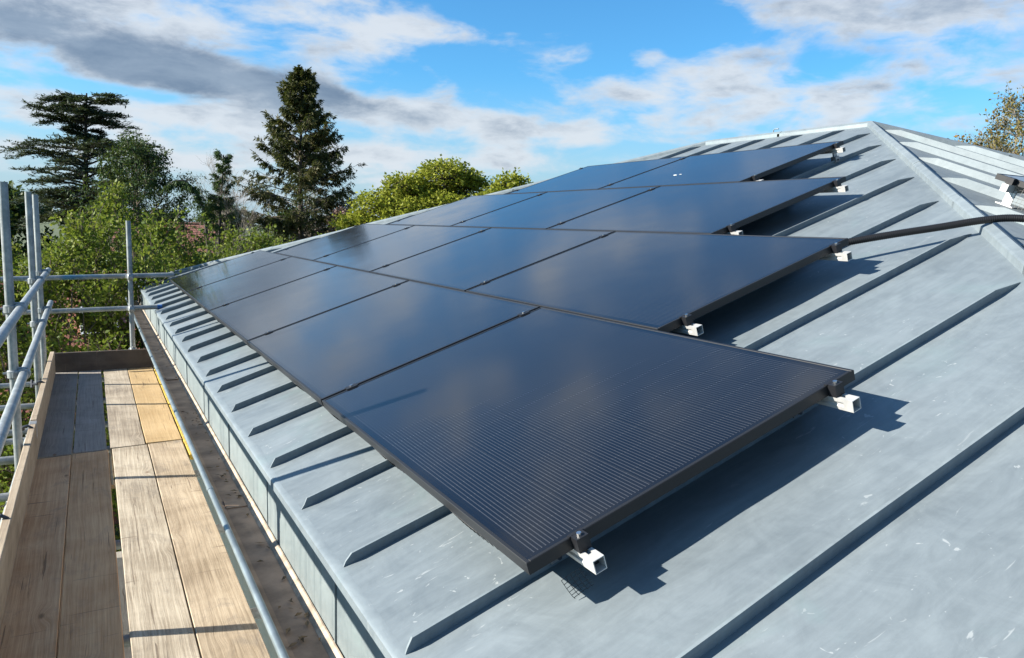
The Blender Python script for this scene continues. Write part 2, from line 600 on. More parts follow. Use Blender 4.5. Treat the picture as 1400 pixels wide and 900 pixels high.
M['leaf_ivy'] = leaf_mat('leaf_ivy', (0.06, 0.075, 0.015), (0.16, 0.10, 0.03), (0.22, 0.13, 0.05), 0.15)
M['blossom'] = leaf_mat('blossom', (0.22, 0.14, 0.13), (0.30, 0.20, 0.18), (0.36, 0.28, 0.25), 0.2)
M['bark'] = simple('bark', (0.085, 0.068, 0.052), 0.9, 0, 6.0, 0.4)
M['bark_pale'] = simple('bark_pale', (0.20, 0.175, 0.145), 0.9, 0, 8.0, 0.35)
M['bark_dark'] = simple('bark_dark', (0.045, 0.038, 0.032), 0.9, 0, 6.0, 0.4)

# ------------------------------------------------------------------ ground
m, t, b = new_mat('grass_ground')
geo = t.node('ShaderNodeNewGeometry')
n = t.noise(geo.outputs['Position'], 0.35, 6.0, 0.65)
t.l.new(t.mix(t.smooth(n, 0.3, 0.7), (0.035, 0.055, 0.018, 1), (0.075, 0.095, 0.03, 1)), b.inputs['Base Color'])
b.inputs['Roughness'].default_value = 0.95
M['grass'] = m
GZ = -6.0
mb = MB()
NG = 48
ring = [(1500 * math.cos(2 * PI * i / NG), 1500 * math.sin(2 * PI * i / NG), GZ) for i in range(NG)]
mb.add(ring, [tuple(range(NG))])
tag(mb.build('ground', M['grass']), kind='structure')

# ------------------------------------------------------------------ the building
V_E, V_R = -0.309, 5.992                 # eave and ridge along the slope
U_N, U_F = -2.264, 11.43                 # ends of the eave
U_RN, U_RF = 3.42, 5.63                  # ends of the ridge


def rp(u, v, n=0.0):
    """point on the main slope: u along the eave, v up the fall, n above the zinc"""
    k = n - HR
    return (v * CT - k * ST, u, v * ST + k * CT)


XE, _, ZE = rp(0, V_E)
XR, _, ZR = rp(0, V_R)
XB = 2 * XR - XE
building = empty('hall_building', ((XE + XB) / 2, (U_N + U_F) / 2, GZ),
                 'low building with hipped grey zinc standing-seam roof carrying the solar panels', 'building')


def vmax(u):
    if u < U_RN:
        f = (u - U_N) / (U_RN - U_N)
    elif u > U_RF:
        f = (U_F - u) / (U_F - U_RF)
    else:
        f = 1.0
    return V_E + (V_R - V_E) * max(0.0, f)


rng = random.Random(5)


def sheet_strip(fn, u0, u1, lo, hi, brk, wob=0.0026, rows=14):
    """one tray as a grid; fn(u,v,n) maps it, hi(u) is its top"""
    us = [u0] + [x for x in brk if u0 + 0.02 < x < u1 - 0.02] + [u1]
    us = sorted(us + [(a + b) / 2 for a, b in zip(us[:-1], us[1:])])
    vs, fs = [], []
    for j in range(rows + 1):
        for u in us:
            top = max(lo + 0.01, hi(u))
            edge = (u in (us[0], us[-1]))
            vs.append(fn(u, lo + (top - lo) * j / rows, 0.0 if edge else rng.uniform(-wob, wob)))
    c = len(us)
    for j in range(rows):
        for i in range(c - 1):
            a = j * c + i
            fs.append((a, a + c, a + c + 1, a + 1))
    return vs, fs


def seam_mesh(fn, u, lo, hi, hgt=0.033, wid=0.005):
    """standing seam: thin upstand with a folded head, cut back at the eave and laid down under the cap"""
    mb = MB()
    hgt *= rng.uniform(0.93, 1.06)
    c0 = lo + rng.uniform(0.0, 0.014)
    st = [(c0, 0.002), (c0 + rng.uniform(0.008, 0.016), hgt * 0.45), (c0 + rng.uniform(0.026, 0.042), hgt)]
    nb = max(2, int((hi - lo) / 0.5))
    st += [(c0 + 0.05 + (hi - 0.19 - c0 - 0.05) * i / nb, hgt * rng.uniform(0.965, 1.02)) for i in range(1, nb)]
    st += [(hi - 0.17, hgt), (hi - 0.06, hgt * 0.45), (hi, 0.003)]
    a = wid / 2
    vs, fs = [], []
    u_ = u
    for v, h in st:
        u = u_ + rng.uniform(-0.0022, 0.0022)
        vs += [fn(u - a, v, 0.0), fn(u - a, v, h * 0.62), fn(u - a - min(0.003, h * 0.1), v, h * 0.64), fn(u - a - min(0.003, h * 0.1), v, h), fn(u + a, v, h), fn(u + a, v, 0.0)]
    k = 6
    for i in range(len(st) - 1):
        for j in range(k - 1):
            p = i * k + j
            fs.append((p, p + k, p + k + 1, p + 1))
    fs.append(tuple(range(k)))
    fs.append(tuple(reversed(range((len(st) - 1) * k, len(st) * k))))
    mb.add(vs, fs)
    return mb


# main slope: under-deck with trays and seams as its pieces
mb = MB()
pts = [rp(U_N, V_E, -0.03), rp(U_F, V_E, -0.03), rp(U_RF, V_R, -0.03), rp(U_RN, V_R, -0.03)]
mb.add(pts, [(0, 3, 2, 1)])
deck = mb.build('main_roof_slope', M['zinc_seam'], building)
SEAM0, PITCH = 0.156, 0.497
su = [SEAM0 + PITCH * k for k in range(-4, 23)]
su = [u for u in su if U_N + 0.2 < u < U_F - 0.15]
edges = [U_N] + su + [U_F]
for a, c in zip(edges[:-1], edges[1:]):
    mb = MB()
    vs, fs = sheet_strip(rp, a, c, V_E, vmax, (U_RN, U_RF))
    mb.add(vs, fs)
    mb.build('roof_tray', M['zinc'], deck, True)
for u in su:
    top = vmax(u) - 0.10
    if top - V_E > 0.35:
        seam_mesh(rp, u, V_E + 0.012, top).build('standing_seam', M['zinc_seam'], deck)

# near hip end
TH2 = math.atan((ZR - ZE) / (U_RN - U_N))
C2, S2 = math.cos(TH2), math.sin(TH2)
W_R = (U_RN - U_N) / C2


def ep(x, w, n=0.0):
    return (x, U_N + w * C2 - n * S2, ZE + w * S2 + n * C2)


def wmax(x):
    f = (x - XE) / (XR - XE) if x < XR else (XB - x) / (XB - XR)
    return max(0.0, f) * W_R


mb = MB()
mb.add([ep(XE, 0, -0.03), ep(XB, 0, -0.03), ep(XR, W_R, -0.03)], [(0, 1, 2)])
deck2 = mb.build('end_roof_slope', M['zinc_seam'], building)
sx = [3.28 + 0.58 * k for k in range(-5, 14)]
sx = [x for x in sx if XE + 0.25 < x < XB - 0.25]
edges = [XE] + sx + [XB]


def ep_flip(u, v, n=0.0):
    return ep(u, v, n)


for a, c in zip(edges[:-1], edges[1:]):
    mb = MB()
    vs, fs = sheet_strip(ep, a, c, 0.0, wmax, (XR,))
    mb.add(vs, [tuple(reversed(f)) for f in fs])
    mb.build('roof_tray', M['zinc_end'], deck2, True)
for x in sx:
    top = wmax(x) - 0.11
    if top > 0.4:
        seam_mesh(lambda u, v, n: ep(2 * x - u, v, n), x, 0.012, top, hgt=0.050).build('standing_seam', M['zinc_seam'], deck2)
# the two slopes turned away
mb = MB()
mb.add([(XE, U_F, ZE), (XB, U_F, ZE), (XR, U_RF, ZR)], [(0, 2, 1)])
mb.build('far_roof_slope', M['zinc_end'], building)
mb = MB()
mb.add([(XB, U_N, ZE), (XB, U_F, ZE), (XR, U_RF, ZR), (XR, U_RN, ZR)], [(0, 1, 2, 3)])
mb.build('back_roof_slope', M['zinc'], building)


def cap_run(name, p0, p1, n_a, n_b, length=1.15, half=0.036, rise=0.038):
    """folded cap over a hip or ridge, in lapped lengths; n_a, n_b: outward fall directions"""
    p0, p1 = Vector(p0), Vector(p1)
    d = (p1 - p0)
    L = d.length
    d.normalize()
    na, nb = Vector(n_a), Vector(n_b)
    na = (na - d * na.dot(d)).normalized()
    nb = (nb - d * nb.dot(d)).normalized()
    up = -(na + nb).normalized()
    if up.z < 0:
        up = -up
    if (na + nb).length < 0.05:
        up = Vector((0, 0, 1))
    k = max(1, int(round(L / length)))
    for i in range(k):
        a = p0 + d * (L * i / k - (0.03 if i else 0))
        c = p0 + d * (L * (i + 1) / k)
        lift = 0.0035 * (i % 2)
        vs = []
        for q in (a, c):
            for off, h in ((na * half, -0.005), (na * half, rise * 0.80), (na * half * 0.80, rise * 0.92), (Vector((0, 0, 0)), rise + 0.006),
                           (nb * half * 0.80, rise * 0.92), (nb * half, rise * 0.80), (nb * half, -0.005)):
                vs.append(q + off + up * (h + lift))
        fs = [(j, j + 1, j + 8, j + 7) for j in range(6)] + [tuple(reversed(range(7))), tuple(range(7, 14))]
        mb = MB()
        mb.add(vs, fs)
        mb.build(name, M['zinc_cap'], building)


fall_main = (-CT, 0, -ST)
fall_end = (0, -C2, -S2)
fall_far = (0, math.cos(TH2), -math.sin(TH2))
fall_back = (CT, 0, -ST)
peak_n, peak_f = (XR, U_RN, ZR), (XR, U_RF, ZR)
cap_run('hip_cap_section', (XE, U_N, ZE), peak_n, fall_main, fall_end)
cap_run('hip_cap_section', (XB, U_N, ZE), peak_n, fall_end, fall_back)
cap_run('hip_cap_section', (XE, U_F, ZE), peak_f, fall_main, fall_far, half=0.036)
cap_run('ridge_cap_section', peak_n, peak_f, fall_main, fall_back)
# small hook fixed to the ridge
mb = MB()
mb.tube([(XR, 4.61, ZR + 0.03), (XR, 4.61, ZR + 0.07), (XR, 4.59, ZR + 0.08), (XR, 4.54, ZR + 0.078)], 0.006, 8)
mb.build('ridge_hook', M['zinc_cap'], building, True)

# eave trim, fascia, gutter, wall
XF, ZG = XE + 0.013, -0.515
mb = MB()
mb.extrude([(XE - 0.010, ZE - 0.030), (XE - 0.004, ZE - 0.036), (XE + 0.012, ZE - 0.026), (XE + 0.03, ZE + 0.0085), (XE - 0.002, ZE + 0.003), (XE - 0.010, ZE - 0.004)], U_N, U_F)
mb.build('eave_trim', M['zinc_cap'], building, True)
y = U_N
k = 0
while y < U_F - 0.01:
    y1 = min(U_F, y + 0.993)
    mb = MB()
    pr = 0.002 * (k % 2)
    mb.extrude([(XF - pr, ZG - 0.005), (XF + 0.02, ZG - 0.005), (XF + 0.02, ZE - 0.012), (XF - pr, ZE - 0.012)], y + 0.001, y1 - 0.001)
    mb.box(XF - 0.006, XF - pr, y1 - 0.010, y1 - 0.002, ZG - 0.004, ZE - 0.036)
    mb.build('fascia_sheet', M['zinc_fascia'], building)
    y = y1
    k += 1
XBEAD, ZBEAD = -0.408, -0.437
gs = [U_N, 0.35, 2.05, 5.05, 8.2, U_F]
for i, (a, c) in enumerate(zip(gs[:-1], gs[1:])):
    mb = MB()
    dz = 0.002 * (i % 2)
    z0 = ZG - 0.006 + dz
    prof = [(XBEAD - 0.006, ZBEAD), (XBEAD + 0.004, ZBEAD - 0.032), (XBEAD + 0.026, z0 + 0.012), (XBEAD + 0.058, z0), (XF - 0.004, z0)]
    mb.extrude(prof + [(x, z - 0.004) for x, z in reversed(prof)], a + 0.002, c - 0.002)
    g = mb.build('gutter_length', M['gutter'], building)
    mb = MB()
    mb.tube([(XBEAD, a + 0.003, ZBEAD), (XBEAD, c - 0.003, ZBEAD)], 0.0125, 14)
    mb.build('rolled_bead', M['bead'], g, True)
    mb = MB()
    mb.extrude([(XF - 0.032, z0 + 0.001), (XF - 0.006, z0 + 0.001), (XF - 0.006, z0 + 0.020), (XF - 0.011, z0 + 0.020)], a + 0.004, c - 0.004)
    mb.build('sunlit_strip', M['gutter_sunlit'], g)  # strip added where sun reaches past the gutter front
    if i:
        mb = MB()
        mb.box(XBEAD + 0.06, XF - 0.034, a - 0.055, a + 0.055, z0 + 0.003, z0 + 0.007)
        mb.build('joint_plate', M['gutter'], g)
        mb = MB()
        mb.tube([(XBEAD, a - 0.02, ZBEAD), (XBEAD, a + 0.02, ZBEAD)], 0.0145, 14)
        mb.build('bead_sleeve', M['bead'], g, True)
    yy = a + 0.25
    while yy < c:
        mb = MB()
        br = [(x, z - 0.0045) for x, z in prof] + [(XF + 0.05, z0 - 0.0045)]
        mb.extrude(br + [(x, z - 0.005) for x, z in reversed(br)], yy, yy + 0.03)
        mb.build('gutter_bracket', M['dark_strap'], g)
        yy += 0.55
mb = MB()
for i in range(130):
    yy = rng.uniform(U_N, U_F)
    if rng.random() < 0.5:
        yy = rng.choice((0.9, 2.3, 3.6, 6.1, 8.6)) + rng.gauss(0, 0.18)
    xx = XF - 0.035 - abs(rng.gauss(0, 0.045))
    xx = max(XBEAD + 0.065, xx)
    a_, l_ = rng.uniform(0, PI), rng.uniform(0.006, 0.022)
    dx, dy = math.cos(a_) * l_, math.sin(a_) * l_
    zz = ZG + 0.0045
    mb.add([(xx - dx, yy - dy, zz), (xx + dy * 0.4, yy - dx * 0.4, zz + rng.uniform(0, 0.006)), (xx + dx, yy + dy, zz + 0.001), (xx - dy * 0.4, yy + dx * 0.4, zz + rng.uniform(0, 0.006))], [(0, 1, 2, 3)])
lit = mb.build('gutter_litter', simple('leaf_litter', (0.16, 0.10, 0.05), 0.9, 0, 30.0, 0.5), building)
lit['kind'] = 'stuff'
mb = MB()
mb.box(-0.16, XB - 0.08, U_N + 0.08, U_F - 0.08, GZ, ZG - 0.03)
mb.build('wall', M['render_wall'], building)

# ------------------------------------------------------------------ solar panels
PL, PH, FT = 1.722, 1.134, 0.032


def panel_proto():
    """local X up the slope, Y along the eave, Z out of the roof; top of the frame at z=0"""
    r = bpy.data.objects.new('solar_panel', None)
    COL.objects.link(r)
    lip = 0.011

    def bar(x0, x1, y0, y1):
        mb = MB()
        c = 0.0015
        mb.add([(x0, y0, -FT), (x1, y0, -FT), (x1, y1, -FT), (x0, y1, -FT),
                (x0, y0, -c), (x1, y0, -c), (x1, y1, -c), (x0, y1, -c),
                (x0 + c, y0 + c, 0), (x1 - c, y0 + c, 0), (x1 - c, y1 - c, 0), (x0 + c, y1 - c, 0)],
               [(3, 2, 1, 0), (0, 1, 5, 4), (1, 2, 6, 5), (2, 3, 7, 6), (3, 0, 4, 7),
                (4, 5, 9, 8), (5, 6, 10, 9), (6, 7, 11, 10), (7, 4, 8, 11), (8, 9, 10, 11)])
        o = mb.build('frame_bar', M['frame'])
        o.parent = r
    bar(0, lip, 0, PL)
    bar(PH - lip, PH, 0, PL)
    bar(lip, PH - lip, 0, lip)
    bar(lip, PH - lip, PL - lip, PL)
    mb = MB()
    mb.box(lip, PH - lip, lip, PL - lip, -0.0065, -0.0016)
    o = mb.build('cell_glass', M['glass'])
    o.parent = r
    mb = MB()
    mb.box(0.42, 0.52, PL * 0.5 - 0.045, PL * 0.5 + 0.045, -0.026, -0.0067)
    o = mb.build('junction_box', M['backsheet'])
    o.parent = r
    return r


proto = panel_proto()
proto_used = False
ROW_U = [0.0, 0.8732, 1.7442, 2.6261]
ROW_V = [0.0, 1.143, 2.2864, 3.4328]
ROW_N = [5, 4, 3, 2]
ROWNAME = ['bottom row of five', 'second row of four', 'third row of three', 'top row of two']
ORD = ['first', 'second', 'third', 'fourth', 'fifth']
PSTEP = 1.742
panels = []
for r in range(4):
    for j in range(ROW_N[r]):
        p = copy_tree(proto) if proto_used else proto
        proto_used = True
        p.location = rp(ROW_U[r] + j * PSTEP, ROW_V[r], HR)
        p.rotation_euler = (0, -TH, 0)
        tag(p, 'black solar panel in the %s, %s from the protruding rail ends' % (ROWNAME[r], ORD[j]), 'solar panel', 'solar panels on the long roof slope')
        panels.append(p)
# dropping on a top-row panel
mb = MB()
rr = random.Random(3)
base = Vector((3.764, 3.66, 0))


def splat(mb, fn, cu, cv, a, b, rot, n, z):
    vs = [fn(cu, cv, z + 0.0008)]
    for i in range(n):
        t = 2 * PI * i / n
        k = rr.uniform(0.6, 1.25)
        x, y = a * math.cos(t) * k, b * math.sin(t) * k
        vs.append(fn(cu + x * math.cos(rot) - y * math.sin(rot), cv + x * math.sin(rot) + y * math.cos(rot), z))
    mb.add(vs, [(0, i + 1, (i + 1) % n + 1) for i in range(n)])


splat(mb, rp, 3.69, 3.775, 0.03, 0.012, 0.3, 14, HR + 0.0006)
splat(mb, rp, 3.64, 3.79, 0.014, 0.008, 0.3, 10, HR + 0.0006)
tag(mb.build('bird_dropping', M['dropping']), 'small white bird dropping on a panel of the top row', 'dropping')

# ------------------------------------------------------------------ mounting rails with clamps
RAIL_V = (0.14, 1.035)


def make_rail(r, which):
    v = ROW_V[r] + RAIL_V[which]
    u0, u1 = ROW_U[r] - 0.075, ROW_U[r] + ROW_N[r] * PSTEP + 0.05
    lab = 'silver aluminium %s rail under the %s of solar panels' % (('lower', 'upper')[which], ROWNAME[r])
    root = empty('mounting_rail', rp(u0, v, 0.0), lab, 'rail', 'panel mounting rails', (0, -TH, 0))
    top = HR - FT - 0.001
    fn = lambda x, y, z: rp(y, v + x, z)
    mb = MB()
    s, hh, w = 0.016, 0.035, 0.002
    z1, z0 = top, top - hh
    # hollow rail with grooved sides and a slot on top
    outer = [(-s, z0), (s, z0), (s, z0 + 0.010), (s - 0.005, z0 + 0.013), (s - 0.005, z0 + 0.020), (s, z0 + 0.023), (s, z1), (0.006, z1), (0.006, z1 - 0.009), (-0.006, z1 - 0.009), (-0.006, z1),
             (-s, z1), (-s, z0 + 0.023), (-s + 0.005, z0 + 0.020), (-s + 0.005, z0 + 0.013), (-s, z0 + 0.010)]
    mb.extrude(outer, u0 + 0.03, u1, fn)
    # open end: box walls
    mb.extrude([(-s, z0), (s, z0), (s, z0 + w), (-s, z0 + w)], u0, u0 + 0.03, fn)
    mb.extrude([(-s, z1 - w), (s, z1 - w), (s, z1), (-s, z1)], u0, u0 + 0.03, fn)
    for a in (-1, 1):
        x0, x1 = sorted((a * s, a * (s - w)))
        mb.extrude([(x0, z0 + w), (x1, z0 + w), (x1, z1 - w), (x0, z1 - w)], u0, u0 + 0.03, fn)
    mb.build('rail_profile', M['alu'], root)
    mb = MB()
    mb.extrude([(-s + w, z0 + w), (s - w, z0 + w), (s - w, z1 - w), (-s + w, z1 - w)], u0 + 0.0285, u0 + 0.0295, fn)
    mb.build('hollow', M['wire'], root)  # black plate inside the rail end, standing for the shade in there
    # end clamps
    for e, sg in ((ROW_U[r], -1), (ROW_U[r] + ROW_N[r] * PSTEP - 0.02, 1)):
        y0, y1 = (e - 0.027, e - 0.001) if sg < 0 else (e + 0.001, e + 0.027)
        mb = MB()
        fn2 = lambda x, y, z: rp(y, v + x, z)
        mb.extrude([(-0.017, top), (0.017, top), (0.017, HR + 0.003), (-0.017, HR + 0.003)], y0, y1, fn2)
        ya, yb = (e - 0.002, e + 0.008) if sg < 0 else (e - 0.008, e + 0.002)
        mb.extrude([(-0.02, HR + 0.0005), (0.02, HR + 0.0005), (0.02, HR + 0.0034), (-0.02, HR + 0.0034)], ya, yb, fn2)
        c = mb.build('end_clamp', M['clamp'], root)
        ym = (y0 + y1) / 2
        mb = MB()
        mb.tube([rp(ym, v, HR + 0.003), rp(ym, v, HR + 0.010)], 0.0062, 8)
        mb.build('bolt', M['steel_bolt'], c, True)
    for j in range(1, ROW_N[r]):
        e = ROW_U[r] + j * PSTEP - 0.01
        mb = MB()
        mb.extrude([(-0.025, top), (0.025, top), (0.025, HR + 0.001), (-0.025, HR + 0.001)], e - 0.008, e + 0.008, lambda x, y, z: rp(y, v + x, z))
        mb.extrude([(-0.025, HR + 0.001), (0.025, HR + 0.001), (0.025, HR + 0.004), (-0.025, HR + 0.004)], e - 0.018, e + 0.018, lambda x, y, z: rp(y, v + x, z))
        c = mb.build('mid_clamp', M['clamp'], root)
        mb = MB()
        mb.tube([rp(e, v, HR + 0.004), rp(e, v, HR + 0.010)], 0.006, 8)
        mb.build('bolt', M['steel_bolt'], c, True)
    # seam clamps under the rail, on every second seam
    for i, u in enumerate(su):
        if u0 + 0.02 < u < u1 and (i - su.index(SEAM0)) % 2 == (r % 2):
            mb = MB()
            mb.extrude([(-0.022, 0.018), (0.022, 0.018), (0.022, 0.058), (-0.022, 0.058)], u - 0.022, u + 0.022, lambda x, y, z: rp(y, v + x, z))
            mb.extrude([(-0.018, 0.058), (0.018, 0.058), (0.018, z0), (-0.018, z0)], u - 0.006, u + 0.006, lambda x, y, z: rp(y, v + x, z))
            c = mb.build('seam_clamp', M['seam_clamp'], root)
            mb = MB()
            mb.tube([rp(u - 0.022, v, 0.03), rp(u - 0.031, v, 0.03)], 0.007, 6)
            mb.build('bolt', M['dark_strap'], c)
    return root


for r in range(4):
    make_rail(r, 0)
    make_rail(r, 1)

# ------------------------------------------------------------------ bird mesh, conduit, array on the end slope


def wire_mesh(fn, L, H, cell=0.026, r=0.0011):
    """woven wire: fn(s,h) -> point"""
    mb = MB()
    k = 3
    n = int(L / cell)
    for i in range(n + 1):
        s = i * cell
        mb.tube([fn(s, H * j / 4) for j in range(5)], r, k, False)
    m_ = int(H / cell)
    for j in range(m_ + 1):
        h = min(H, j * cell)
        step = 0.13
        q = max(2, int(L / step))
        mb.tube([fn(L * i / q, h) for i in range(q + 1)], r, k, False)
    return mb


def skirt_bottom(s, h):
    b = 0.022 * math.sin(PI * min(1, h / 0.11)) + 0.006 * math.sin(s * 9.0)
    return rp(0.30 + s, 0.062 - b, HR - FT - 0.001 - h + 0.004)


tag(wire_mesh(skirt_bottom, 8.32, 0.118).build('bird_mesh', M['wire']), 'black wire bird mesh skirting the eave edge of the bottom panel row', 'mesh')


def skirt_side(s, h):
    b = 0.030 * (h / 0.12) + 0.006 * math.sin(s * 17.0)
    return rp(0.19 - b * 0.7, 0.10 + s, HR - FT - 0.001 - h + 0.004)


tag(wire_mesh(skirt_side, 0.98, 0.118, 0.026, 0.0008).build('bird_mesh', M['wire']), 'black wire bird mesh closing the end of the bottom panel row', 'mesh')


def skirt_curl(s, h):
    a = h / 0.10
    return rp(0.01 - 0.02 * a, 0.075 + s + 0.02 * a, max(0.006, 0.058 - 0.06 * math.sin(a * 1.5)) + 0.004 * math.sin(40 * s))


tag(wire_mesh(skirt_curl, 0.06, 0.075, 0.013, 0.0009).build('mesh_offcut', M['wire']), 'curled loose end of black wire mesh under the lower panel corner', 'mesh')

cpts = [(2.02, 1.12, 0.655), (2.16, 1.02, 0.698), (2.27, 0.935, 0.732), (2.42, 0.82, 0.772), (2.56, 0.715, 0.806), (2.70, 0.60, 0.843), (2.79, 0.51, 0.856),
        (2.86, 0.40, 0.838), (2.93, 0.22, 0.775), (3.02, -0.05, 0.672), (3.12, -0.4, 0.535), (3.2, -0.8, 0.375), (3.25, -1.3, 0.17)]


def spline(pts, n):
    P = [Vector(p) for p in pts]
    P = [P[0] * 2 - P[1]] + P + [P[-1] * 2 - P[-2]]
    out = []
    for i in range(1, len(P) - 2):
        for j in range(n):
            t = j / n
            a, b_, c, d = P[i - 1], P[i], P[i + 1], P[i + 2]
            out.append(0.5 * ((2 * b_) + (c - a) * t + (2 * a - 5 * b_ + 4 * c - d) * t * t + (3 * b_ - a - 3 * c + d) * t ** 3))
    out.append(P[-2])
    return out


cp = spline(cpts, 40)
# even steps so that the ribs stay regular
dist = [0.0]
for a, c in zip(cp[:-1], cp[1:]):
    dist.append(dist[-1] + (c - a).length)
ribs, rad = [], []
s, i = 0.0, 0
while s < dist[-1]:
    while dist[i + 1] < s:
        i += 1
    f = (s - dist[i]) / max(1e-9, dist[i + 1] - dist[i])
    ribs.append(cp[i].lerp(cp[i + 1], f))
    rad.append(0.0172 if len(ribs) % 4 in (0, 1) else 0.0160)
    s += 0.0022
mb = MB()
mb.tube(ribs, rad, 12)
tag(mb.build('cable_conduit', M['conduit'], None, True), 'black corrugated cable conduit crossing the zinc hip cap', 'conduit')

# array on the hip end: two panels, one leg in view
EX, EW = 3.66, (1.085 - U_N + HR * S2) / C2
end_rot = Matrix(((0, -C2, 0), (0, 0, 0), (0, 0, 0)))


def place_end_panel(x, w, lab):
    p = copy_tree(proto)
    ax = Vector((0, C2, S2))
    ay = Vector((-1, 0, 0))
    az = ax.cross(ay)
    m_ = Matrix((ax, ay, az)).transposed().to_4x4()
    m_.translation = Vector(ep(x + PL, w, HR))
    p.matrix_world = m_
    p.location, p.rotation_euler = m_.to_translation(), m_.to_euler()
    tag(p, lab, 'solar panel', 'solar panels on the hip end')
    return p


place_end_panel(EX, EW - PH, 'black solar panel on the hip-end slope with a white leg under its corner')
place_end_panel(EX, EW - 2 * PH - 0.01, 'black solar panel on the hip-end slope, down-slope of the one with the leg')
root = empty('panel_leg', ep(EX + 0.05, EW, 0), 'bright aluminium leg standing on the hip-end zinc under a panel corner', 'bracket')
wl = EW - 0.10
mb = MB()
mb.box(EX + 0.02, EX + 0.085, wl - 0.05, wl + 0.05, 0.001, 0.007, ep)
mb.box(EX + 0.03, EX + 0.036, wl - 0.03, wl + 0.02, 0.007, HR - FT - 0.03, ep)
mb.build('foot', M['alu'], root)
mb = MB()
mb.box(EX - 0.055, EX + 2.6, wl - 0.018, wl + 0.018, HR - FT - 0.043, HR - FT - 0.002, ep)
mb.build('rail_profile', M['alu'], root)
mb = MB()
mb.box(EX - 0.034, EX - 0.001, wl - 0.02, wl + 0.02, HR - FT, HR + 0.003, ep)
mb.build('end_clamp', M['clamp'], root)


def skirt_end(s, h):
    return ep(EX + 0.02 - 0.1 * h, EW - 0.12 - s, HR - FT - 0.001 - h + 0.004)


tag(wire_mesh(skirt_end, 2.0, 0.118, 0.022).build('bird_mesh', M['wire']), 'wire bird mesh beside the leg on the hip-end slope', 'mesh')

# ------------------------------------------------------------------ scaffold
ZP = -0.84
TR = 0.02415
wood_old = timber('board_weathered', (0.148, 0.12, 0.089), (0.4, 0.352, 0.277), seed=1.0, grime=0.5)
wood_a = timber('board_pale', (0.179, 0.146, 0.105), (0.474, 0.42, 0.329), seed=2.3, grime=0.5)
wood_b = timber('board_tan', (0.166, 0.126, 0.082), (0.425, 0.352, 0.256), seed=3.9, grime=0.55)
wood_c = timber('board_brown', (0.40, 0.22, 0.105), (0.64, 0.42, 0.24), seed=5.2, grime=0.35)
wood_d = timber('board_red_brown', (0.38, 0.20, 0.09), (0.60, 0.38, 0.205), seed=6.6, grime=0.3)
wood_e = timber('board_grey', (0.141, 0.128, 0.114), (0.256, 0.238, 0.213), seed=7.7, grime=0.4)
wood_f = timber('board_grey_worn', (0.162, 0.144, 0.13), (0.289, 0.266, 0.24), seed=8.8, grime=0.4)
wood_y = timber('board_yellow', (0.278, 0.192, 0.09), (0.432, 0.319, 0.178), seed=9.4, grime=0.1)
wood_toe = timber('toe_board', (0.227, 0.174, 0.121), (0.397, 0.328, 0.242), seed=11.2)
wood_shaded = timber('toe_board_shaded', (0.040, 0.033, 0.028), (0.085, 0.070, 0.058), seed=12.9)  # shade on the end board's near face, put into the wood colour
M['yellow_paint'] = simple('yellow_paint', (0.42, 0.29, 0.04), 0.7, 0, 18.0, 0.25)
M['band'] = simple('end_band', (0.25, 0.25, 0.245), 0.5, 0.6, 30.0, 0.25)


def board(name, x0, x1, y0, y1, mat, label, z1=ZP, th=0.038, skew=0.0, group='scaffold boards of the walkway', cat='scaffold board', band=True):
    """plank with its own local axes, ends cut slightly skew, arrises knocked off"""
    cx, cy = (x0 + x1) / 2, (y0 + y1) / 2
    root = empty(name, (cx, cy, z1 - th), label, cat, group)
    hw, hl = (x1 - x0) / 2, (y1 - y0) / 2
    mb = MB()
    b_ = 0.003
    n = 12
    rr_ = random.Random(int(cx * 1000) + int(cy * 10))
    prof = [(-hw + b_, 0), (hw - b_, 0), (hw, b_), (hw, th - b_), (hw - b_, th), (0, th), (-hw + b_, th), (-hw, th - b_), (-hw, b_)]
    vs, fs = [], []
    for i in range(n + 1):
        yy = -hl + 2 * hl * i / n
        bow = rr_.uniform(-0.0012, 0.0012)
        cup = rr_.uniform(-0.001, 0.0015)
        for (px_, pz_) in prof:
            sk = skew * px_ if i in (0, n) else 0
            vs.append((px_ + bow, yy + sk, pz_ + (cup if pz_ > 0.03 and abs(px_) > 0.01 else 0)))
    k = len(prof)
    for i in range(n):
        for j in range(k):
            a = i * k + j
            c = i * k + (j + 1) % k
            fs.append((a, c, c + k, a + k))
    fs.append(tuple(range(k)))
    fs.append(tuple(reversed(range(n * k, (n + 1) * k))))
    mb.add(vs, fs)
    o = mb.build('plank', mat)
    o.parent = root
    o.matrix_parent_inverse = Matrix.Identity(4)
    if band:
        for e in (-1, 1):
            mb = MB()
            y_a, y_b = sorted((e * hl, e * (hl - 0.0015)))
            mb.box(-hw + 0.02, hw - 0.02, y_a + e * 0.002, y_b + e * 0.002, 0.006, th - 0.006)
            q = mb.build('end_band', M['band'])
            q.parent = root
    return root


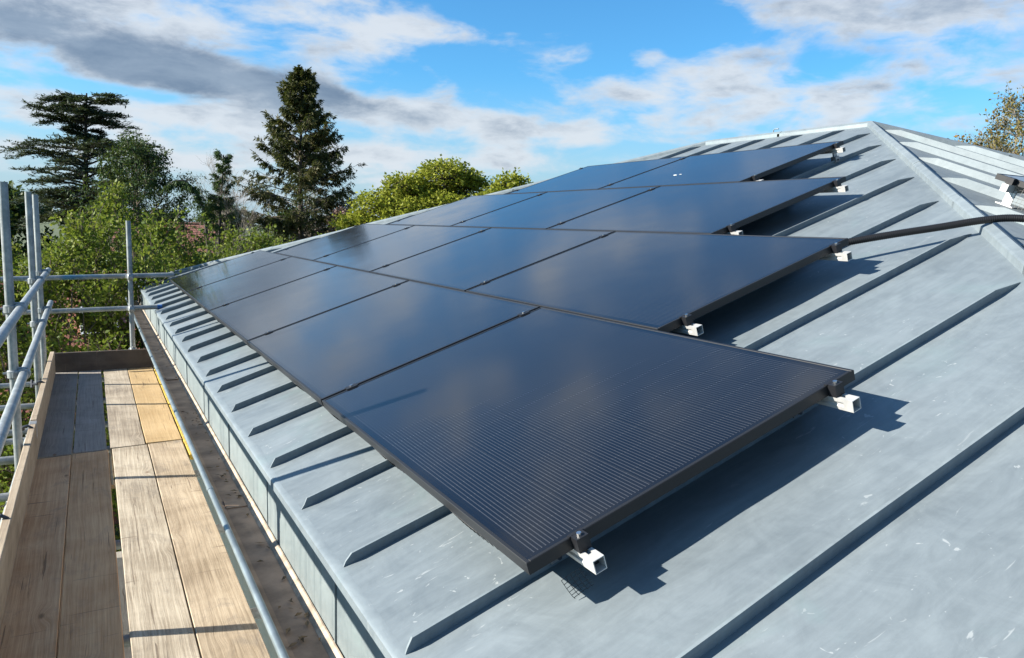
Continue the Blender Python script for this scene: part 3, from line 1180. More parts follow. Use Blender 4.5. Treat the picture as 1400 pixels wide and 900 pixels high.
board('scaffold_board', -1.203, -0.9935, -3.2, 4.27, wood_c, 'brown scaffold board in shade right beside the long toe board', skew=0.1)
board('scaffold_board', -0.990, -0.777, -3.2, 4.30, wood_d, 'shaded brown scaffold board along the open gap in the walkway', skew=0.1)
board('scaffold_board', -0.752, -0.534, -3.2, 4.34, wood_a, 'sunlit pale scaffold board on the gutter side of the open gap', skew=0.1)
board('scaffold_board', -0.529, -0.309, -3.2, 4.37, wood_b, 'sunlit tan scaffold board next to the gutter, long split grain', skew=0.1)
board('scaffold_board', -1.203, -0.993, 4.30, 7.40, wood_e, 'grey scaffold board in the far bay beside the toe board', skew=0.05)
board('scaffold_board', -0.984, -0.785, 4.325, 7.40, wood_f, 'worn grey scaffold board in the far bay, half in shade', skew=0.05)
board('scaffold_board', -0.764, -0.545, 4.36, 7.40, wood_old, 'pale weathered scaffold board in the far bay next to the yellow one', skew=0.05)
board('scaffold_board', -0.538, -0.305, 4.40, 7.40, wood_y, 'yellowish new scaffold board in the far bay near the gutter', skew=0.05)
board('scaffold_board', -0.295, -0.235, 4.0, 7.40, M['yellow_paint'], 'narrow bright yellow painted board squeezed against the gutter', z1=ZP - 0.004, band=False)
# thin light offcut lying in the gap
mb = MB()
mb.bbox(-0.775, -0.757, 3.55, 4.25, ZP - 0.030, ZP - 0.006, 0.002)
tag(mb.build('timber_batten', wood_y), 'thin orange timber strip lodged in the walkway gap', 'batten')


for i, lab in enumerate(['lowest-lift scaffold board under the toe board side', 'lowest-lift scaffold board under the walkway gap', 'lowest-lift scaffold board under the gutter side']):
    board('scaffold_board', -1.20 + i * 0.30, -0.915 + i * 0.30, -3.2, 7.4, wood_e, lab, z1=-2.84, group='scaffold boards of the lower lift')


def toe(x0, x1, y0, y1, z0, z1, mat, label, along='y', metal=None):
    loc = ((x0 + x1) / 2, (y0 + y1) / 2, z0)
    root = empty('toe_board', loc, label, 'toe board', 'toe boards edging the scaffold')
    mb = MB()
    hx, hy, h = (x1 - x0) / 2, (y1 - y0) / 2, z1 - z0
    if along == 'y':
        mb.bbox(-hx, hx, -hy, hy, 0, h, 0.003)
        o = mb.build('plank', mat)
        o.parent = root
    else:
        # local Y must run along the plank so that the grain does too
        mb.bbox(-hy, hy, -hx, hx, 0, h, 0.003)
        o = mb.build('plank', mat)
        o.parent = root
        o.rotation_euler = (0, 0, -PI / 2)
    if metal is not None:
        mb = MB()
        mb.box(-hx - 0.001, hx + 0.001, hy - 0.10, hy - 0.015, 0.12, h + 0.0015)
        q = mb.build('end_band', M['band'])
        q.parent = root
    return root


toe(-1.2225, -1.186, -3.2, 4.42, ZP + 0.002, ZP + 0.222, wood_toe, 'long sunlit toe board with a metal band at its end', metal=1)
toe(-1.2225, -1.186, -3.2, 7.4, -2.838, -2.42, wood_shaded, 'toe board added out of view to shade the lower scaffold lift')  # added, and tall, to keep sun off boards under the walkway gap
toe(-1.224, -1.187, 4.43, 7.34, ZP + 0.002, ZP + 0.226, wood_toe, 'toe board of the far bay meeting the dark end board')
toe(-1.205, -0.285, 7.415, 7.455, ZP - 0.02, ZP + 0.195, wood_shaded, 'toe board coloured dark as shade, closing the end of the walkway', along='x')


def coupler(mb, p, ax, ay, s=1.0):
    """right-angle coupler: two collars, hinge lug, bolt with nut"""
    p, ax, ay = Vector(p), Vector(ax).normalized(), Vector(ay).normalized()
    az = ax.cross(ay).normalized()
    mb.tube([p - ax * 0.024, p - ax * 0.020, p + ax * 0.020, p + ax * 0.024], [0.030, 0.0345, 0.0345, 0.030], 14)
    q = p + az * 0.050 * s
    mb.tube([q - ay * 0.024, q - ay * 0.020, q + ay * 0.020, q + ay * 0.024], [0.030, 0.0345, 0.0345, 0.030], 14)
    for c, a, b2 in ((p, ax, ay), (q, ay, ax)):
        e = c + b2 * 0.034 - az * 0.012 * s
        mb.tube([e - az * 0.034, e + az * 0.046], 0.0066, 8)
        mb.tube([e + az * 0.018, e + az * 0.030], 0.0115, 6)
        g = c - b2 * 0.034
        mb.tube([g - a * 0.016, g + a * 0.016], 0.008, 8)
    return mb


def tube_thing(name, p0, p1, label, group, mat='galv', coups=(), cat='scaffold tube', blue_end=None, base=False):
    root = empty(name, p0, label, cat, group)
    mb = MB()
    mb.pipe(p0, p1, TR, 0.004, 20)
    mb.build('tube', M[mat], root, True)
    for c in coups:
        mb = MB()
        coupler(mb, *c)
        mb.build('coupler', M['galv'], root, True)
    if blue_end is not None:
        a, b_ = blue_end
        mb = MB()
        mb.pipe(a, b_, TR + 0.0008, 0.002, 20)
        mb.build('painted_end', M['blue_paint'], root, True)
    if base:
        mb = MB()
        x, y, z = min((p0, p1), key=lambda p: p[2])
        mb.box(x - 0.075, x + 0.075, y - 0.075, y + 0.075, z, z + 0.006)
        mb.build('base_plate', M['galv'], root)
    return root


PX = -1.250
LX = -1.2005
posts = [(PX, 1.84, 0.92), (PX, 3.83, 0.92), (PX - 0.004, 5.90, 0.92), (PX - 0.002, 6.78, 0.92)]


def zu(y):
    return 0.188 + (y - 2.7) * 0.004


def zl(y):
    return -0.213 + (y - 2.6) * 0.018


def zt(y):
    return ZP - 0.038 - TR - 0.002


plab = ['scaffold post farthest along the guard rails from the dark end board', 'scaffold post beside the toe board clip near the board joint',
        'scaffold post beside the far toe board, middle of three', 'scaffold post at the far corner where the rails end']
for (x, y, ztop), lab in zip(posts, plab):
    cs = []
    X, Y, Z = (1, 0, 0), (0, 1, 0), (0, 0, 1)
    for zz in (zu(y), zl(y)):
        cs.append(((x, y, zz), (0, 0, 1), (0, 1, 0), -1.0))
    tube_thing('scaffold_post', (x, y, GZ), (x, y, ztop), lab, 'scaffold posts', coups=cs, base=True)
tube_thing('scaffold_post', (-0.478, 7.52, GZ), (-0.478, 7.52, 0.705), 'single scaffold post behind the dark end board carrying both cross tubes', 'scaffold posts',
           coups=[((-0.478, 7.52, 0.122), (0, 0, 1), (1, 0, 0), -1.0), ((-0.478, 7.52, -0.218), (0, 0, 1), (1, 0, 0), -1.0), ((-0.478, 7.52, -0.66), (0, 0, 1), (1, 0, 0), -1.0)], base=True)
tube_thing('scaffold_ledger', (LX, -3.2, zu(-3.2)), (LX, 7.28, zu(7.28)), 'upper galvanised guard rail along the outer side of the walkway', 'guard rails')
tube_thing('scaffold_ledger', (LX, -3.2, zl(-3.2)), (LX, 7.42, zl(7.42)), 'lower galvanised guard rail along the outer side of the walkway', 'guard rails')
tube_thing('end_guard_rail', (-1.62, 7.57, 0.098), (-0.052, 7.57, 0.136), 'upper cross tube with blue paint at the walkway end', 'end guard rails', mat='galv_blue')
tube_thing('end_guard_rail', (-1.62, 7.57, -0.242), (-0.178, 7.57, -0.212), 'lower cross tube tipped with blue paint at the walkway end', 'end guard rails',
           blue_end=((-0.225, 7.57, -0.2130), (-0.1775, 7.57, -0.2120)))
for i, (y, dz, lab) in enumerate([(0.6, 0, 'transom tube under the boards beside the gutter joint'), (1.75, 0, 'transom tube under the boards seen through the open gap'), (2.75, 0, 'transom tube under the boards before the toe board band'),
                                   (3.75, 0, 'transom tube carrying the boards where they butt, nearer one'), (4.55, 0, 'transom tube carrying the boards where they butt, farther one'),
                                   (5.3, 0, 'transom tube under the middle of the grey boards'), (6.2, 0, 'transom tube under the yellowish board'), (7.2, 0, 'transom tube beneath the dark end board')]):
    tube_thing('transom', (-1.95, y, zt(y)), (-0.24, y, zt(y)), lab, 'transoms under the walkway')
for z, lab in ((ZP - 0.038 - 3 * TR - 0.004, 'outer ledger tube under the transoms below the toe board'), (-2.9, 'outer ledger tube of the lower scaffold lift')):
    tube_thing('scaffold_ledger', (LX - 0.1, -3.2, z), (LX - 0.1, 7.6, z), lab, 'ledgers under the walkway')
tube_thing('scaffold_ledger', (-0.36, -3.2, ZP - 0.038 - 3 * TR - 0.004), (-0.36, 7.6, ZP - 0.038 - 3 * TR - 0.004), 'inner ledger tube under the transoms below the gutter', 'ledgers under the walkway')
for y, lab in ((2.45, 'stub tube poking out below the long toe board, farthest from the dark end board'), (3.2, 'stub tube poking out past the toe board clip'), (3.5, 'stub tube poking out beside the post near the board joint'), (4.95, 'stub tube poking out below the far toe board'), (5.5, 'stub tube poking out below the far toe board clip')):
    tube_thing('transom', (-2.1, y, zt(y) - 0.12), (-1.2, y, zt(y) - 0.12), lab, 'stub tubes outside the toe board')


def strap(y, lab):
    root = empty('toe_board_clip', (-1.23, y, ZP + 0.15), lab, 'clip', 'toe board clips')
    mb = MB()
    z1 = ZP + 0.232
    mb.tube([(PX + 0.0, y + 0.02, z1 - 0.02), (-1.25, y + 0.005, z1), (-1.225, y, z1 + 0.006), (-1.203, y - 0.004, z1 - 0.008), (-1.200, y - 0.004, z1 - 0.06)], 0.009, 8)
    mb.tube([(PX - 0.05, y + 0.045, z1 - 0.022), (PX + 0.0, y + 0.02, z1 - 0.018)], 0.011, 8)
    mb.build('band', M['dark_strap'], root, True)
    mb = MB()
    mb.tube([(PX - 0.04, y + 0.02, z1 - 0.045), (PX - 0.04, y + 0.06, z1 + 0.01)], 0.010, 8)
    mb.build('wedge', M['dark_strap'], root, True)


strap(2.55, 'dark toe board clip with a blue-black band on the long board')
strap(4.22, 'dark toe board clip just before the metal end band')
strap(5.72, 'dark toe board clip on the far toe board')
# ------------------------------------------------------------------ vegetation


def np_mesh(name, verts, quads, mat, parent=None, tint=None, smooth=False):
    me = bpy.data.meshes.new(name)
    nv, nf = len(verts), len(quads)
    me.vertices.add(nv)
    me.vertices.foreach_set('co', np.asarray(verts, dtype=np.float32).ravel())
    me.loops.add(nf * 4)
    me.loops.foreach_set('vertex_index', np.asarray(quads, dtype=np.int32).ravel())
    me.polygons.add(nf)
    me.polygons.foreach_set('loop_start', np.arange(0, nf * 4, 4, dtype=np.int32))
    try:
        me.polygons.foreach_set('loop_total', np.full(nf, 4, dtype=np.int32))
    except Exception:
        pass
    if smooth:
        me.polygons.foreach_set('use_smooth', np.ones(nf, dtype=bool))
    me.materials.append(mat)
    if tint is not None:
        a = me.attributes.new('tint', 'FLOAT', 'FACE')
        a.data.foreach_set('value', np.asarray(tint, dtype=np.float32))
    me.update(calc_edges=True)
    me.validate()
    o = bpy.data.objects.new(name, me)
    COL.objects.link(o)
    if parent is not None:
        o.parent = parent
    return o


def unit(v):
    return v / np.maximum(1e-9, np.linalg.norm(v, axis=-1, keepdims=True))


def seg_mesh(segs, k=5):
    """tapered prisms along (p0,p1,r0,r1)"""
    s = np.array([tuple(a) + tuple(b) + (r0, r1) for a, b, r0, r1 in segs], dtype=float)
    p0, p1, r0, r1 = s[:, :3], s[:, 3:6], s[:, 6:7], s[:, 7:8]
    d = unit(p1 - p0)
    up = np.where(np.abs(d[:, 2:3]) < 0.9, np.array([[0, 0, 1.0]]), np.array([[1.0, 0, 0]]))
    a = unit(np.cross(up, d))
    b_ = np.cross(d, a)
    vs = []
    for p, r in ((p0, r0), (p1, r1)):
        for j in range(k):
            t = 2 * PI * j / k
            vs.append(p + (a * math.cos(t) + b_ * math.sin(t)) * r)
    V = np.stack(vs, axis=1)                     # n, 2k, 3
    n = len(s)
    base = (np.arange(n) * 2 * k)[:, None]
    F = []
    for j in range(k):
        F.append(np.concatenate([base + j, base + (j + 1) % k, base + k + (j + 1) % k, base + k + j], axis=1))
    return V.reshape(-1, 3), np.stack(F, axis=1).reshape(-1, 4)


def leaf_mesh(pos, axis, nrm, length, width, fold=0.0):
    """one kite-shaped leaf per row"""
    axis = unit(axis)
    side = unit(np.cross(axis, nrm))
    n = len(pos)
    L = length[:, None]
    W = width[:, None]
    nn = unit(np.cross(side, axis))
    v0 = pos
    v1 = pos + axis * L * 0.45 + side * W * 0.5 + nn * L * fold
    v2 = pos + axis * L
    v3 = pos + axis * L * 0.45 - side * W * 0.5 + nn * L * fold
    V = np.stack([v0, v1, v2, v3], axis=1).reshape(-1, 3)
    F = np.arange(n * 4).reshape(-1, 4)
    return V, F


def rnd_unit(R, n):
    return unit(R.normal(size=(n, 3)))


def curve_pts(p, d, L, n, R, wob=0.12, up=0.0, drop=0.0):
    """wandering limb; up pulls toward the sky, drop pulls the tip down"""
    pts = [np.array(p, float)]
    d = np.array(d, float)
    d /= np.linalg.norm(d)
    for i in range(n):
        d = d + R.normal(size=3) * wob
        d[2] += up - drop * (i / n)
        d /= np.linalg.norm(d)
        pts.append(pts[-1] + d * L / n)
    return pts


def add_limb(segs, pts, r0, r1):
    n = len(pts) - 1
    for i in range(n):
        segs.append((pts[i], pts[i + 1], r0 + (r1 - r0) * i / n, r0 + (r1 - r0) * (i + 1) / n))


def at_frac(pts, f):
    x = f * (len(pts) - 1)
    i = min(len(pts) - 2, int(x))
    return pts[i] + (pts[i + 1] - pts[i]) * (x - i), unit(pts[i + 1] - pts[i])


def side_dir(d, ang, R, flat=0.0):
    """a direction leaving d by ang"""
    a = R.normal(size=3)
    a[2] *= (1 - flat)
    a = a - d * np.dot(a, d)
    a /= max(1e-6, np.linalg.norm(a))
    return d * math.cos(ang) + a * math.sin(ang)


def broadleaf(seed, H, base, spread, limbs, shape, sub=7, twigs=5, up=0.10, drop=0.0, stems=1, trunk_r=0.12, twig_len=0.5):
    """skeleton of a leafy tree: wood segments and twig polylines. shape(t) gives limb length by height"""
    R = np.random.default_rng(seed)
    segs, tw = [], []
    for s in range(stems):
        lean = np.array([R.normal() * 0.10, R.normal() * 0.10, 1.0]) if stems > 1 else np.array([R.normal() * 0.03, R.normal() * 0.03, 1.0])
        off = np.array([R.normal(), R.normal(), 0]) * (0.25 if stems > 1 else 0)
        tr = curve_pts(off, lean, H * R.uniform(0.82, 1.0), 12, R, 0.05, 0.02)
        add_limb(segs, tr, trunk_r, trunk_r * 0.12)
        for i in range(limbs // stems):
            t = (i + R.uniform(0, 1)) / (limbs // stems)
            f = base + (1 - base) * t * 0.98
            p, d = at_frac(tr, f)
            az = i * 2.39996 + R.uniform(-0.5, 0.5) + s * 1.3
            el = 0.15 + 0.8 * t
            L = spread * shape(t) * R.uniform(0.75, 1.15)
            dd = np.array([math.cos(az) * math.cos(el), math.sin(az) * math.cos(el), math.sin(el)])
            lm = curve_pts(p, dd, L, 6, R, 0.13, up * 0.5, drop)
            rl = trunk_r * (0.42 - 0.25 * t)
            add_limb(segs, lm, rl, rl * 0.25)
            for j in range(sub):
                fj = 0.25 + 0.75 * (j + R.uniform()) / sub
                q, dq = at_frac(lm, min(0.99, fj))
                sb = curve_pts(q, side_dir(dq, R.uniform(0.5, 1.1), R), L * R.uniform(0.22, 0.42), 4, R, 0.16, up, drop * 1.5)
                add_limb(segs, sb, rl * 0.35, rl * 0.10)
                for k in range(twigs):
                    w, dw = at_frac(sb, min(0.99, 0.2 + 0.8 * (k + R.uniform()) / twigs))
                    tg = curve_pts(w, side_dir(dw, R.uniform(0.3, 1.0), R), twig_len * R.uniform(0.5, 1.2), 3, R, 0.18, up, drop * 2.5)
                    add_limb(segs, tg, rl * 0.12 + 0.004, 0.003)
                    tw.append(tg)
    return R, segs, tw


def leaves_on(R, tw, per, size, spread=0.06, up=0.5, hang=0.0, wratio=0.62):
    A = np.array([np.array(t) for t in tw])            # n, m, 3
    n, m_, _ = A.shape
    ti = np.repeat(np.arange(n), per)
    f = R.uniform(0.1, 1.0, len(ti)) * (m_ - 1)
    i0 = np.minimum(m_ - 2, f.astype(int))
    fr = (f - i0)[:, None]
    pos = A[ti, i0] * (1 - fr) + A[ti, i0 + 1] * fr
    dr = unit(A[ti, i0 + 1] - A[ti, i0])
    N = len(ti)
    pos = pos + R.normal(size=(N, 3)) * spread
    ax = unit(dr * 0.7 + rnd_unit(R, N) * 0.9 + np.array([[0, 0, -hang]]))
    nr = unit(rnd_unit(R, N) + np.array([[0, 0, up * 2]]))
    ln = size * R.uniform(0.6, 1.3, N)
    V, F = leaf_mesh(pos, ax, nr, ln, ln * wratio, 0.06)
    # clump-wise tint with a little per-leaf scatter
    tint = np.clip(np.repeat(R.uniform(0, 1, n), per) * 0.5 + R.uniform(0, 1, N) * 0.5, 0, 1)
    return V, F, tint


def make_tree(name, loc, label, cat, group, segs, leaves, bark, leafmat, k=5, crown='crown', rotz=0.0):
    root = empty(name, loc, label, cat, group, (0, 0, rotz))
    V, F = seg_mesh(segs, k)
    np_mesh('trunk', V, F, M[bark], root, smooth=True)
    if leaves is not None:
        V, F, T = leaves
        np_mesh(crown, V, F, M[leafmat], root, T)
    return root


def place_copy(o, loc, rotz, sc, label=None):
    c = copy_tree(o)
    c.location = loc
    c.rotation_euler = (0, 0, rotz)
    c.scale = (sc, sc, sc)
    if label:
        c['label'] = label
    return c


# --- thicket of young trees right behind the scaffold
dome = lambda t: 0.55 + 0.6 * math.sin(PI * min(1, t * 0.95 + 0.12))
kinds = []
for sd in (11, 12, 13):
    R, segs, tw = broadleaf(sd, 6.9, 0.30, 1.45, 24, dome, sub=6, twigs=5, up=0.16, stems=3, trunk_r=0.05, twig_len=0.42)
    lv = leaves_on(R, tw, 24, 0.066, 0.06, 0.35)
    kinds.append((segs, lv))
TL = 'leafy light green young tree in the thicket behind the scaffold'
protos = []
thick = [(-1.9, 10.6, 0.934), (-0.55, 10.9, 0.983), (0.85, 11.9, 0.925), (2.05, 12.9, 0.867), (-3.0, 11.6, 0.943), (-1.2, 12.6, 0.992), (0.2, 13.4, 1.001),
         (1.6, 14.4, 0.954), (3.3, 15.0, 0.896), (-2.6, 13.8, 0.992), (2.9, 17.3, 0.915), (-4.3, 13.0, 0.963), (4.6, 17.6, 0.886)]
for i, (x, y, sc) in enumerate(thick):
    kd = i % 3
    if i < 3:
        segs, lv = kinds[kd]
        o = make_tree('young_tree', (x, y, GZ), TL, 'tree', 'young trees of the thicket behind the scaffold', segs, lv, 'bark', 'leaf_thicket', 4)
        o.scale = (sc, sc, sc)
        protos.append(o)
    else:
        place_copy(protos[kd], (x, y, GZ), i * 1.7, sc)

# --- cedar: flat plates of needles
def cedar(seed):
    R = np.random.default_rng(seed)
    segs, pos, ax, nr, tint = [], [], [], [], []
    H = 17.6
    tr = curve_pts((0, 0, 0), (0.01, 0, 1), H, 14, R, 0.02, 0.02)
    add_limb(segs, tr, 0.55, 0.08)
    nl = 86
    for i in range(nl):
        t = (i + R.uniform(0, 1)) / nl
        f = 0.30 + 0.69 * t
        p, d = at_frac(tr, f)
        az = i * 2.39996 + R.uniform(-0.4, 0.4)
        # uneven outline: broad low tiers, a waist, a wide tilted top
        prof = 7.0 - 3.2 * t + (1.6 if 0.50 < t < 0.62 else 0) - (1.9 if 0.64 < t < 0.74 else 0) + (0.9 if t > 0.82 else 0)
        L = prof * R.uniform(0.62, 1.08)
        el = 0.24 - 0.1 * t + R.uniform(-0.22, 0.30)
        dd = (math.cos(az) * math.cos(el), math.sin(az) * math.cos(el), math.sin(el))
        lm = curve_pts(p, dd, L, 7, R, 0.07, 0.0, 0.13)
        add_limb(segs, lm, 0.15 * (1 - 0.6 * t), 0.02)
        hue = R.uniform(0, 1)
        for j in range(18):
            fj = 0.16 + 0.83 * (j + R.uniform()) / 18
            q, dq = at_frac(lm, min(0.99, fj))
            sgn = 1 if j % 2 else -1
            ang = sgn * R.uniform(0.5, 1.15)
            h2 = np.array([dq[0] * math.cos(ang) - dq[1] * math.sin(ang), dq[0] * math.sin(ang) + dq[1] * math.cos(ang), dq[2] * 0.4 + R.uniform(-0.05, 0.12)])
            sl = L * R.uniform(0.22, 0.42) * (1.15 - 0.5 * fj)
            sb = curve_pts(q, h2, sl, 4, R, 0.10, 0.0, 0.10)
            add_limb(segs, sb, 0.030, 0.008)
            for k in range(22):
                w, dw = at_frac(sb, min(0.99, R.uniform(0.1, 1)))
                for _ in range(2):
                    pos.append(w + R.normal(size=3) * np.array([0.16, 0.16, 0.055]))
                    a = R.normal(size=3)
                    a[2] = abs(a[2]) * 0.25
                    ax.append(a + dw * 0.7)
                    nr.append((R.normal() * 0.35, R.normal() * 0.35, 1.0))
                    tint.append(0.5 * hue + 0.5 * R.uniform())
    pos, ax, nr = np.array(pos), np.array(ax), np.array(nr)
    ln = R.uniform(0.20, 0.44, len(pos))
    V, F = leaf_mesh(pos, ax, nr, ln, ln * 0.36, 0.03)
    return segs, (V, F, np.array(tint))


segs, lv = cedar(4)
ced = make_tree('cedar_tree', (-1.2, 78.5, GZ), 'tall dark cedar with flat layered branches and a ragged wide top', 'tree', None, segs, lv, 'bark_dark', 'needle_cedar', 6)


ced.scale = (0.92, 0.92, 1.0)


# --- spruce: cone of drooping branches hung with sprays, thin low down
def spruce(seed, H, Rb, nl=120, per=26, bare=0.35, sp=(0.15, 0.36)):
    R = np.random.default_rng(seed)
    segs, pos, ax, nr, tint = [], [], [], [], []
    tr = curve_pts((0, 0, 0), (0, 0, 1), H, 16, R, 0.012, 0.02)
    add_limb(segs, tr, H * 0.018, 0.03)
    for i in range(nl):
        t = (i + R.uniform(0, 1)) / nl
        f = 0.10 + 0.895 * t
        p, d = at_frac(tr, f)
        az = i * 2.39996 + R.uniform(-0.6, 0.6)
        L = Rb * (1.05 - t) ** 0.82 * R.uniform(0.62, 1.15)
        if t > 0.93:
            L = max(L, 0.5)
        el = -0.05 + 0.75 * t + R.uniform(-0.12, 0.18)
        dd = (math.cos(az) * math.cos(el), math.sin(az) * math.cos(el), math.sin(el))
        lm = curve_pts(p, dd, L, 6, R, 0.05, 0.02, 0.10)
        # tips turn up again
        lm[-1] = lm[-1] + np.array([0, 0, 0.06 * L])
        add_limb(segs, lm, 0.05 * (1.15 - t) + 0.012, 0.010)
        thin = R.uniform(0.35, 1.0) if t < 0.5 else 1.0
        hue = R.uniform(0, 1)
        n = int(per * (0.45 + L / Rb) * thin) + 5
        for j in range(n):
            fj = bare * R.uniform(0.4, 1.1) + (1 - bare) * R.uniform(0, 1)
            fj = min(0.995, fj)
            q, dq = at_frac(lm, fj)
            sgn = 1 if j % 2 else -1
            ang = sgn * R.uniform(0.35, 1.2)
            sl = (0.10 + 0.16 * (1 - fj)) * L * R.uniform(0.5, 1.3) + 0.12
            h2 = np.array([dq[0] * math.cos(ang) - dq[1] * math.sin(ang), dq[0] * math.sin(ang) + dq[1] * math.cos(ang), dq[2] - R.uniform(0.15, 0.9)])
            sb = curve_pts(q, h2, sl, 3, R, 0.10, 0.0, 0.25)
            segs.append((sb[0], sb[1], 0.012, 0.008))
            segs.append((sb[1], sb[3], 0.008, 0.005))
            for k in range(6):
                w, dw = at_frac(sb, R.uniform(0.1, 0.99))
                for _ in range(3):
                    pos.append(w + R.normal(size=3) * 0.05)
                    ax.append(dw + R.normal(size=3) * 0.5 + np.array([0, 0, -0.45]))
                    nr.append(R.normal(size=3))
                    tint.append(0.55 * hue + 0.45 * R.uniform())
    pos, ax, nr = np.array(pos), np.array(ax), np.array(nr)
    ln = R.uniform(sp[0], sp[1], len(pos))
    V, F = leaf_mesh(pos, ax, nr, ln, ln * 0.26, 0.03)
    return segs, (V, F, np.array(tint))


segs, lv = spruce(21, 17.8, 6.7, nl=165, per=34)
make_tree('spruce_tree', (12.95, 56.4, GZ), 'tall conical spruce with drooping boughs standing alone against the sky', 'tree', None, segs, lv, 'bark', 'needle_spruce', 5)

# small conifer with a nodding top, left of the spruce
segs, lv = spruce(33, 10.8, 2.0, nl=70, per=10, sp=(0.10, 0.24))
o = make_tree('conifer', (6.2, 49.9, GZ), 'small dark conifer with a thin pointed leader beside the bare shrub', 'tree', None, segs, lv, 'bark_dark', 'leaf_dark', 5)
R = np.random.default_rng(8)
segs, pos = [], []
arch = [np.array(p, float) for p in [(0, 0, 0), (0, 0, 4.5), (-0.2, 0, 7.2), (-0.7, 0, 8.55), (-1.3, 0, 9.05), (-1.9, 0, 9.0), (-2.4, 0, 8.55)]]
add_limb(segs, arch, 0.12, 0.02)
tw = []
for i in range(160):
    q, dq = at_frac(arch, 0.42 + 0.575 * R.uniform())
    tw.append(curve_pts(q, (R.normal() * 0.5, R.normal() * 0.5, -0.8), R.uniform(0.15, 0.6), 3, R, 0.1))
for i in range(110):
    q, dq = at_frac(arch, 0.30 + 0.30 * R.uniform())
    tw.append(curve_pts(q, (R.normal(), R.normal(), -0.5), R.uniform(0.4, 1.2), 3, R, 0.1))
lv = leaves_on(R, tw, 14, 0.17, 0.04, 0.0, 0.9, 0.28)
make_tree('conifer', (5.6, 49.3, GZ), 'weeping dark conifer whose leader arches over to one side', 'tree', None, segs, lv, 'bark_dark', 'leaf_dark', 5)

# bare twiggy trees
R, segs, tw = broadleaf(41, 9.9, 0.25, 2.3, 26, dome, sub=8, twigs=7, up=0.22, stems=2, trunk_r=0.10, twig_len=0.9)
make_tree('bare_tree', (7.6, 50.8, GZ), 'leafless twiggy tree between the small conifer and the tall spruce', 'tree', None, segs, None, 'bark_pale', None, 3)
R, segs, tw = broadleaf(42, 9.6, 0.25, 2.6, 22, dome, sub=8, twigs=6, up=0.15, stems=2, trunk_r=0.10, twig_len=0.8)
make_tree('bare_tree', (15.8, 60.5, GZ), 'leafless grey shrub on the far side of the tall spruce', 'tree', None, segs, None, 'bark_pale', None, 3)
R, segs, tw = broadleaf(43, 7.6, 0.3, 1.6, 16, dome, sub=6, twigs=5, up=0.1, trunk_r=0.1)
make_tree('blossom_shrub', (15.0, 53.2, GZ), 'pinkish brown blossoming shrub at the foot of the spruce', 'shrub', None, segs, leaves_on(R, tw, 9, 0.2, 0.1), 'bark', 'blossom', 4)

# weeping green tree in front of the cedar
R, segs, tw = broadleaf(51, 11.1, 0.28, 3.3, 30, dome, sub=8, twigs=6, up=0.03, drop=0.10, trunk_r=0.20, twig_len=1.0)
make_tree('birch_tree', (2.7, 58.5, GZ), 'dark green weeping birch standing against the cedar', 'tree', None, segs, leaves_on(R, tw, 16, 0.19, 0.13, 0.2, 0.6, 0.5), 'bark', 'leaf_dark', 4)

# bright domed tree beyond the roof
def dome_tree(seed, H, rad, blobs, n, size):
    """limbs carry rounded heads of small leaves"""
    R = np.random.default_rng(seed)
    segs, tw = [], []
    tr = curve_pts((0, 0, 0), (0, 0, 1), H * 0.45, 5, R, 0.03)
    add_limb(segs, tr, 0.38, 0.24)
    for (bx, by, bz, br) in blobs:
        c = np.array([bx, by, bz])
        st, d = at_frac(tr, R.uniform(0.55, 0.99))
        mid = (st + c) / 2 + np.array([0, 0, -0.4])
        add_limb(segs, [st, mid, c], 0.16, 0.06)
        for i in range(int(n * br * br)):
            d = rnd_unit(R, 1)[0]
            if d[2] < -0.35:
                d[2] = -d[2]
            r = br * R.uniform(0.70, 1.04) * (1 + 0.10 * math.sin(7 * d[0] + 3 * bx) * math.cos(6 * d[1]))
            e = c + d * r * np.array([1, 1, 0.82])
            if i % 4 == 0:
                add_limb(segs, [c + d * 0.2, c + d * r * 0.6 + R.normal(size=3) * 0.1, e], 0.035, 0.008)
            tw.append([e - d * 0.4, e - d * 0.2 + R.normal(size=3) * 0.06, e + R.normal(size=3) * 0.05, e + d * 0.14 + R.normal(size=3) * 0.08])
    return segs, leaves_on(R, tw, 7, size, 0.10, 0.5)


blobs = [(0.4, 0, 10.2, 1.75), (1.9, 0.3, 9.6, 1.6), (-2.2, -0.2, 9.5, 1.15), (-1.0, 0.5, 9.0, 1.5), (-3.3, 0, 7.9, 1.6), (-2.3, -1.2, 7.2, 1.8), (-4.3, 0.3, 6.4, 1.6), (-0.4, -1.4, 7.9, 1.7),
         (1.3, -1.2, 7.6, 1.8), (3.0, -0.3, 7.7, 1.6), (0.5, -1.8, 6.2, 1.8), (-3.6, -1.3, 5.6, 1.7), (2.6, -1.2, 6.2, 1.7), (-1.6, -1.8, 5.7, 1.7), (4.0, 0.3, 6.8, 1.5), (0.2, 1.2, 8.5, 1.9)]
segs, lv = dome_tree(61, 11.5, 5, blobs, 130, 0.21)
lt = make_tree('lime_tree', (20.4, 47.6, GZ), 'bright yellow-green domed tree showing over the panels', 'tree', None, segs, lv, 'bark', 'leaf_lime', 5)
blobs = [(0, 0, 8.3, 1.2), (1.2, 0.2, 7.7, 1.2), (-1.0, 0, 7.4, 1.3), (2.3, 0, 7.3, 1.0), (0.4, -0.8, 6.8, 1.4), (3.1, 0.2, 6.7, 0.9), (-1.8, 0.2, 6.3, 1.3)]
segs, lv = dome_tree(62, 9.0, 3, blobs, 120, 0.22)
lt.scale = (1.24, 1.15, 0.97)
mt = make_tree('maple_tree', (24.2, 44.0, GZ), 'smaller yellow-green tree tucked beside the larger domed one', 'tree', None, segs, lv, 'bark', 'leaf_lime', 5)

mt.scale = (1.12, 1.12, 1.12)
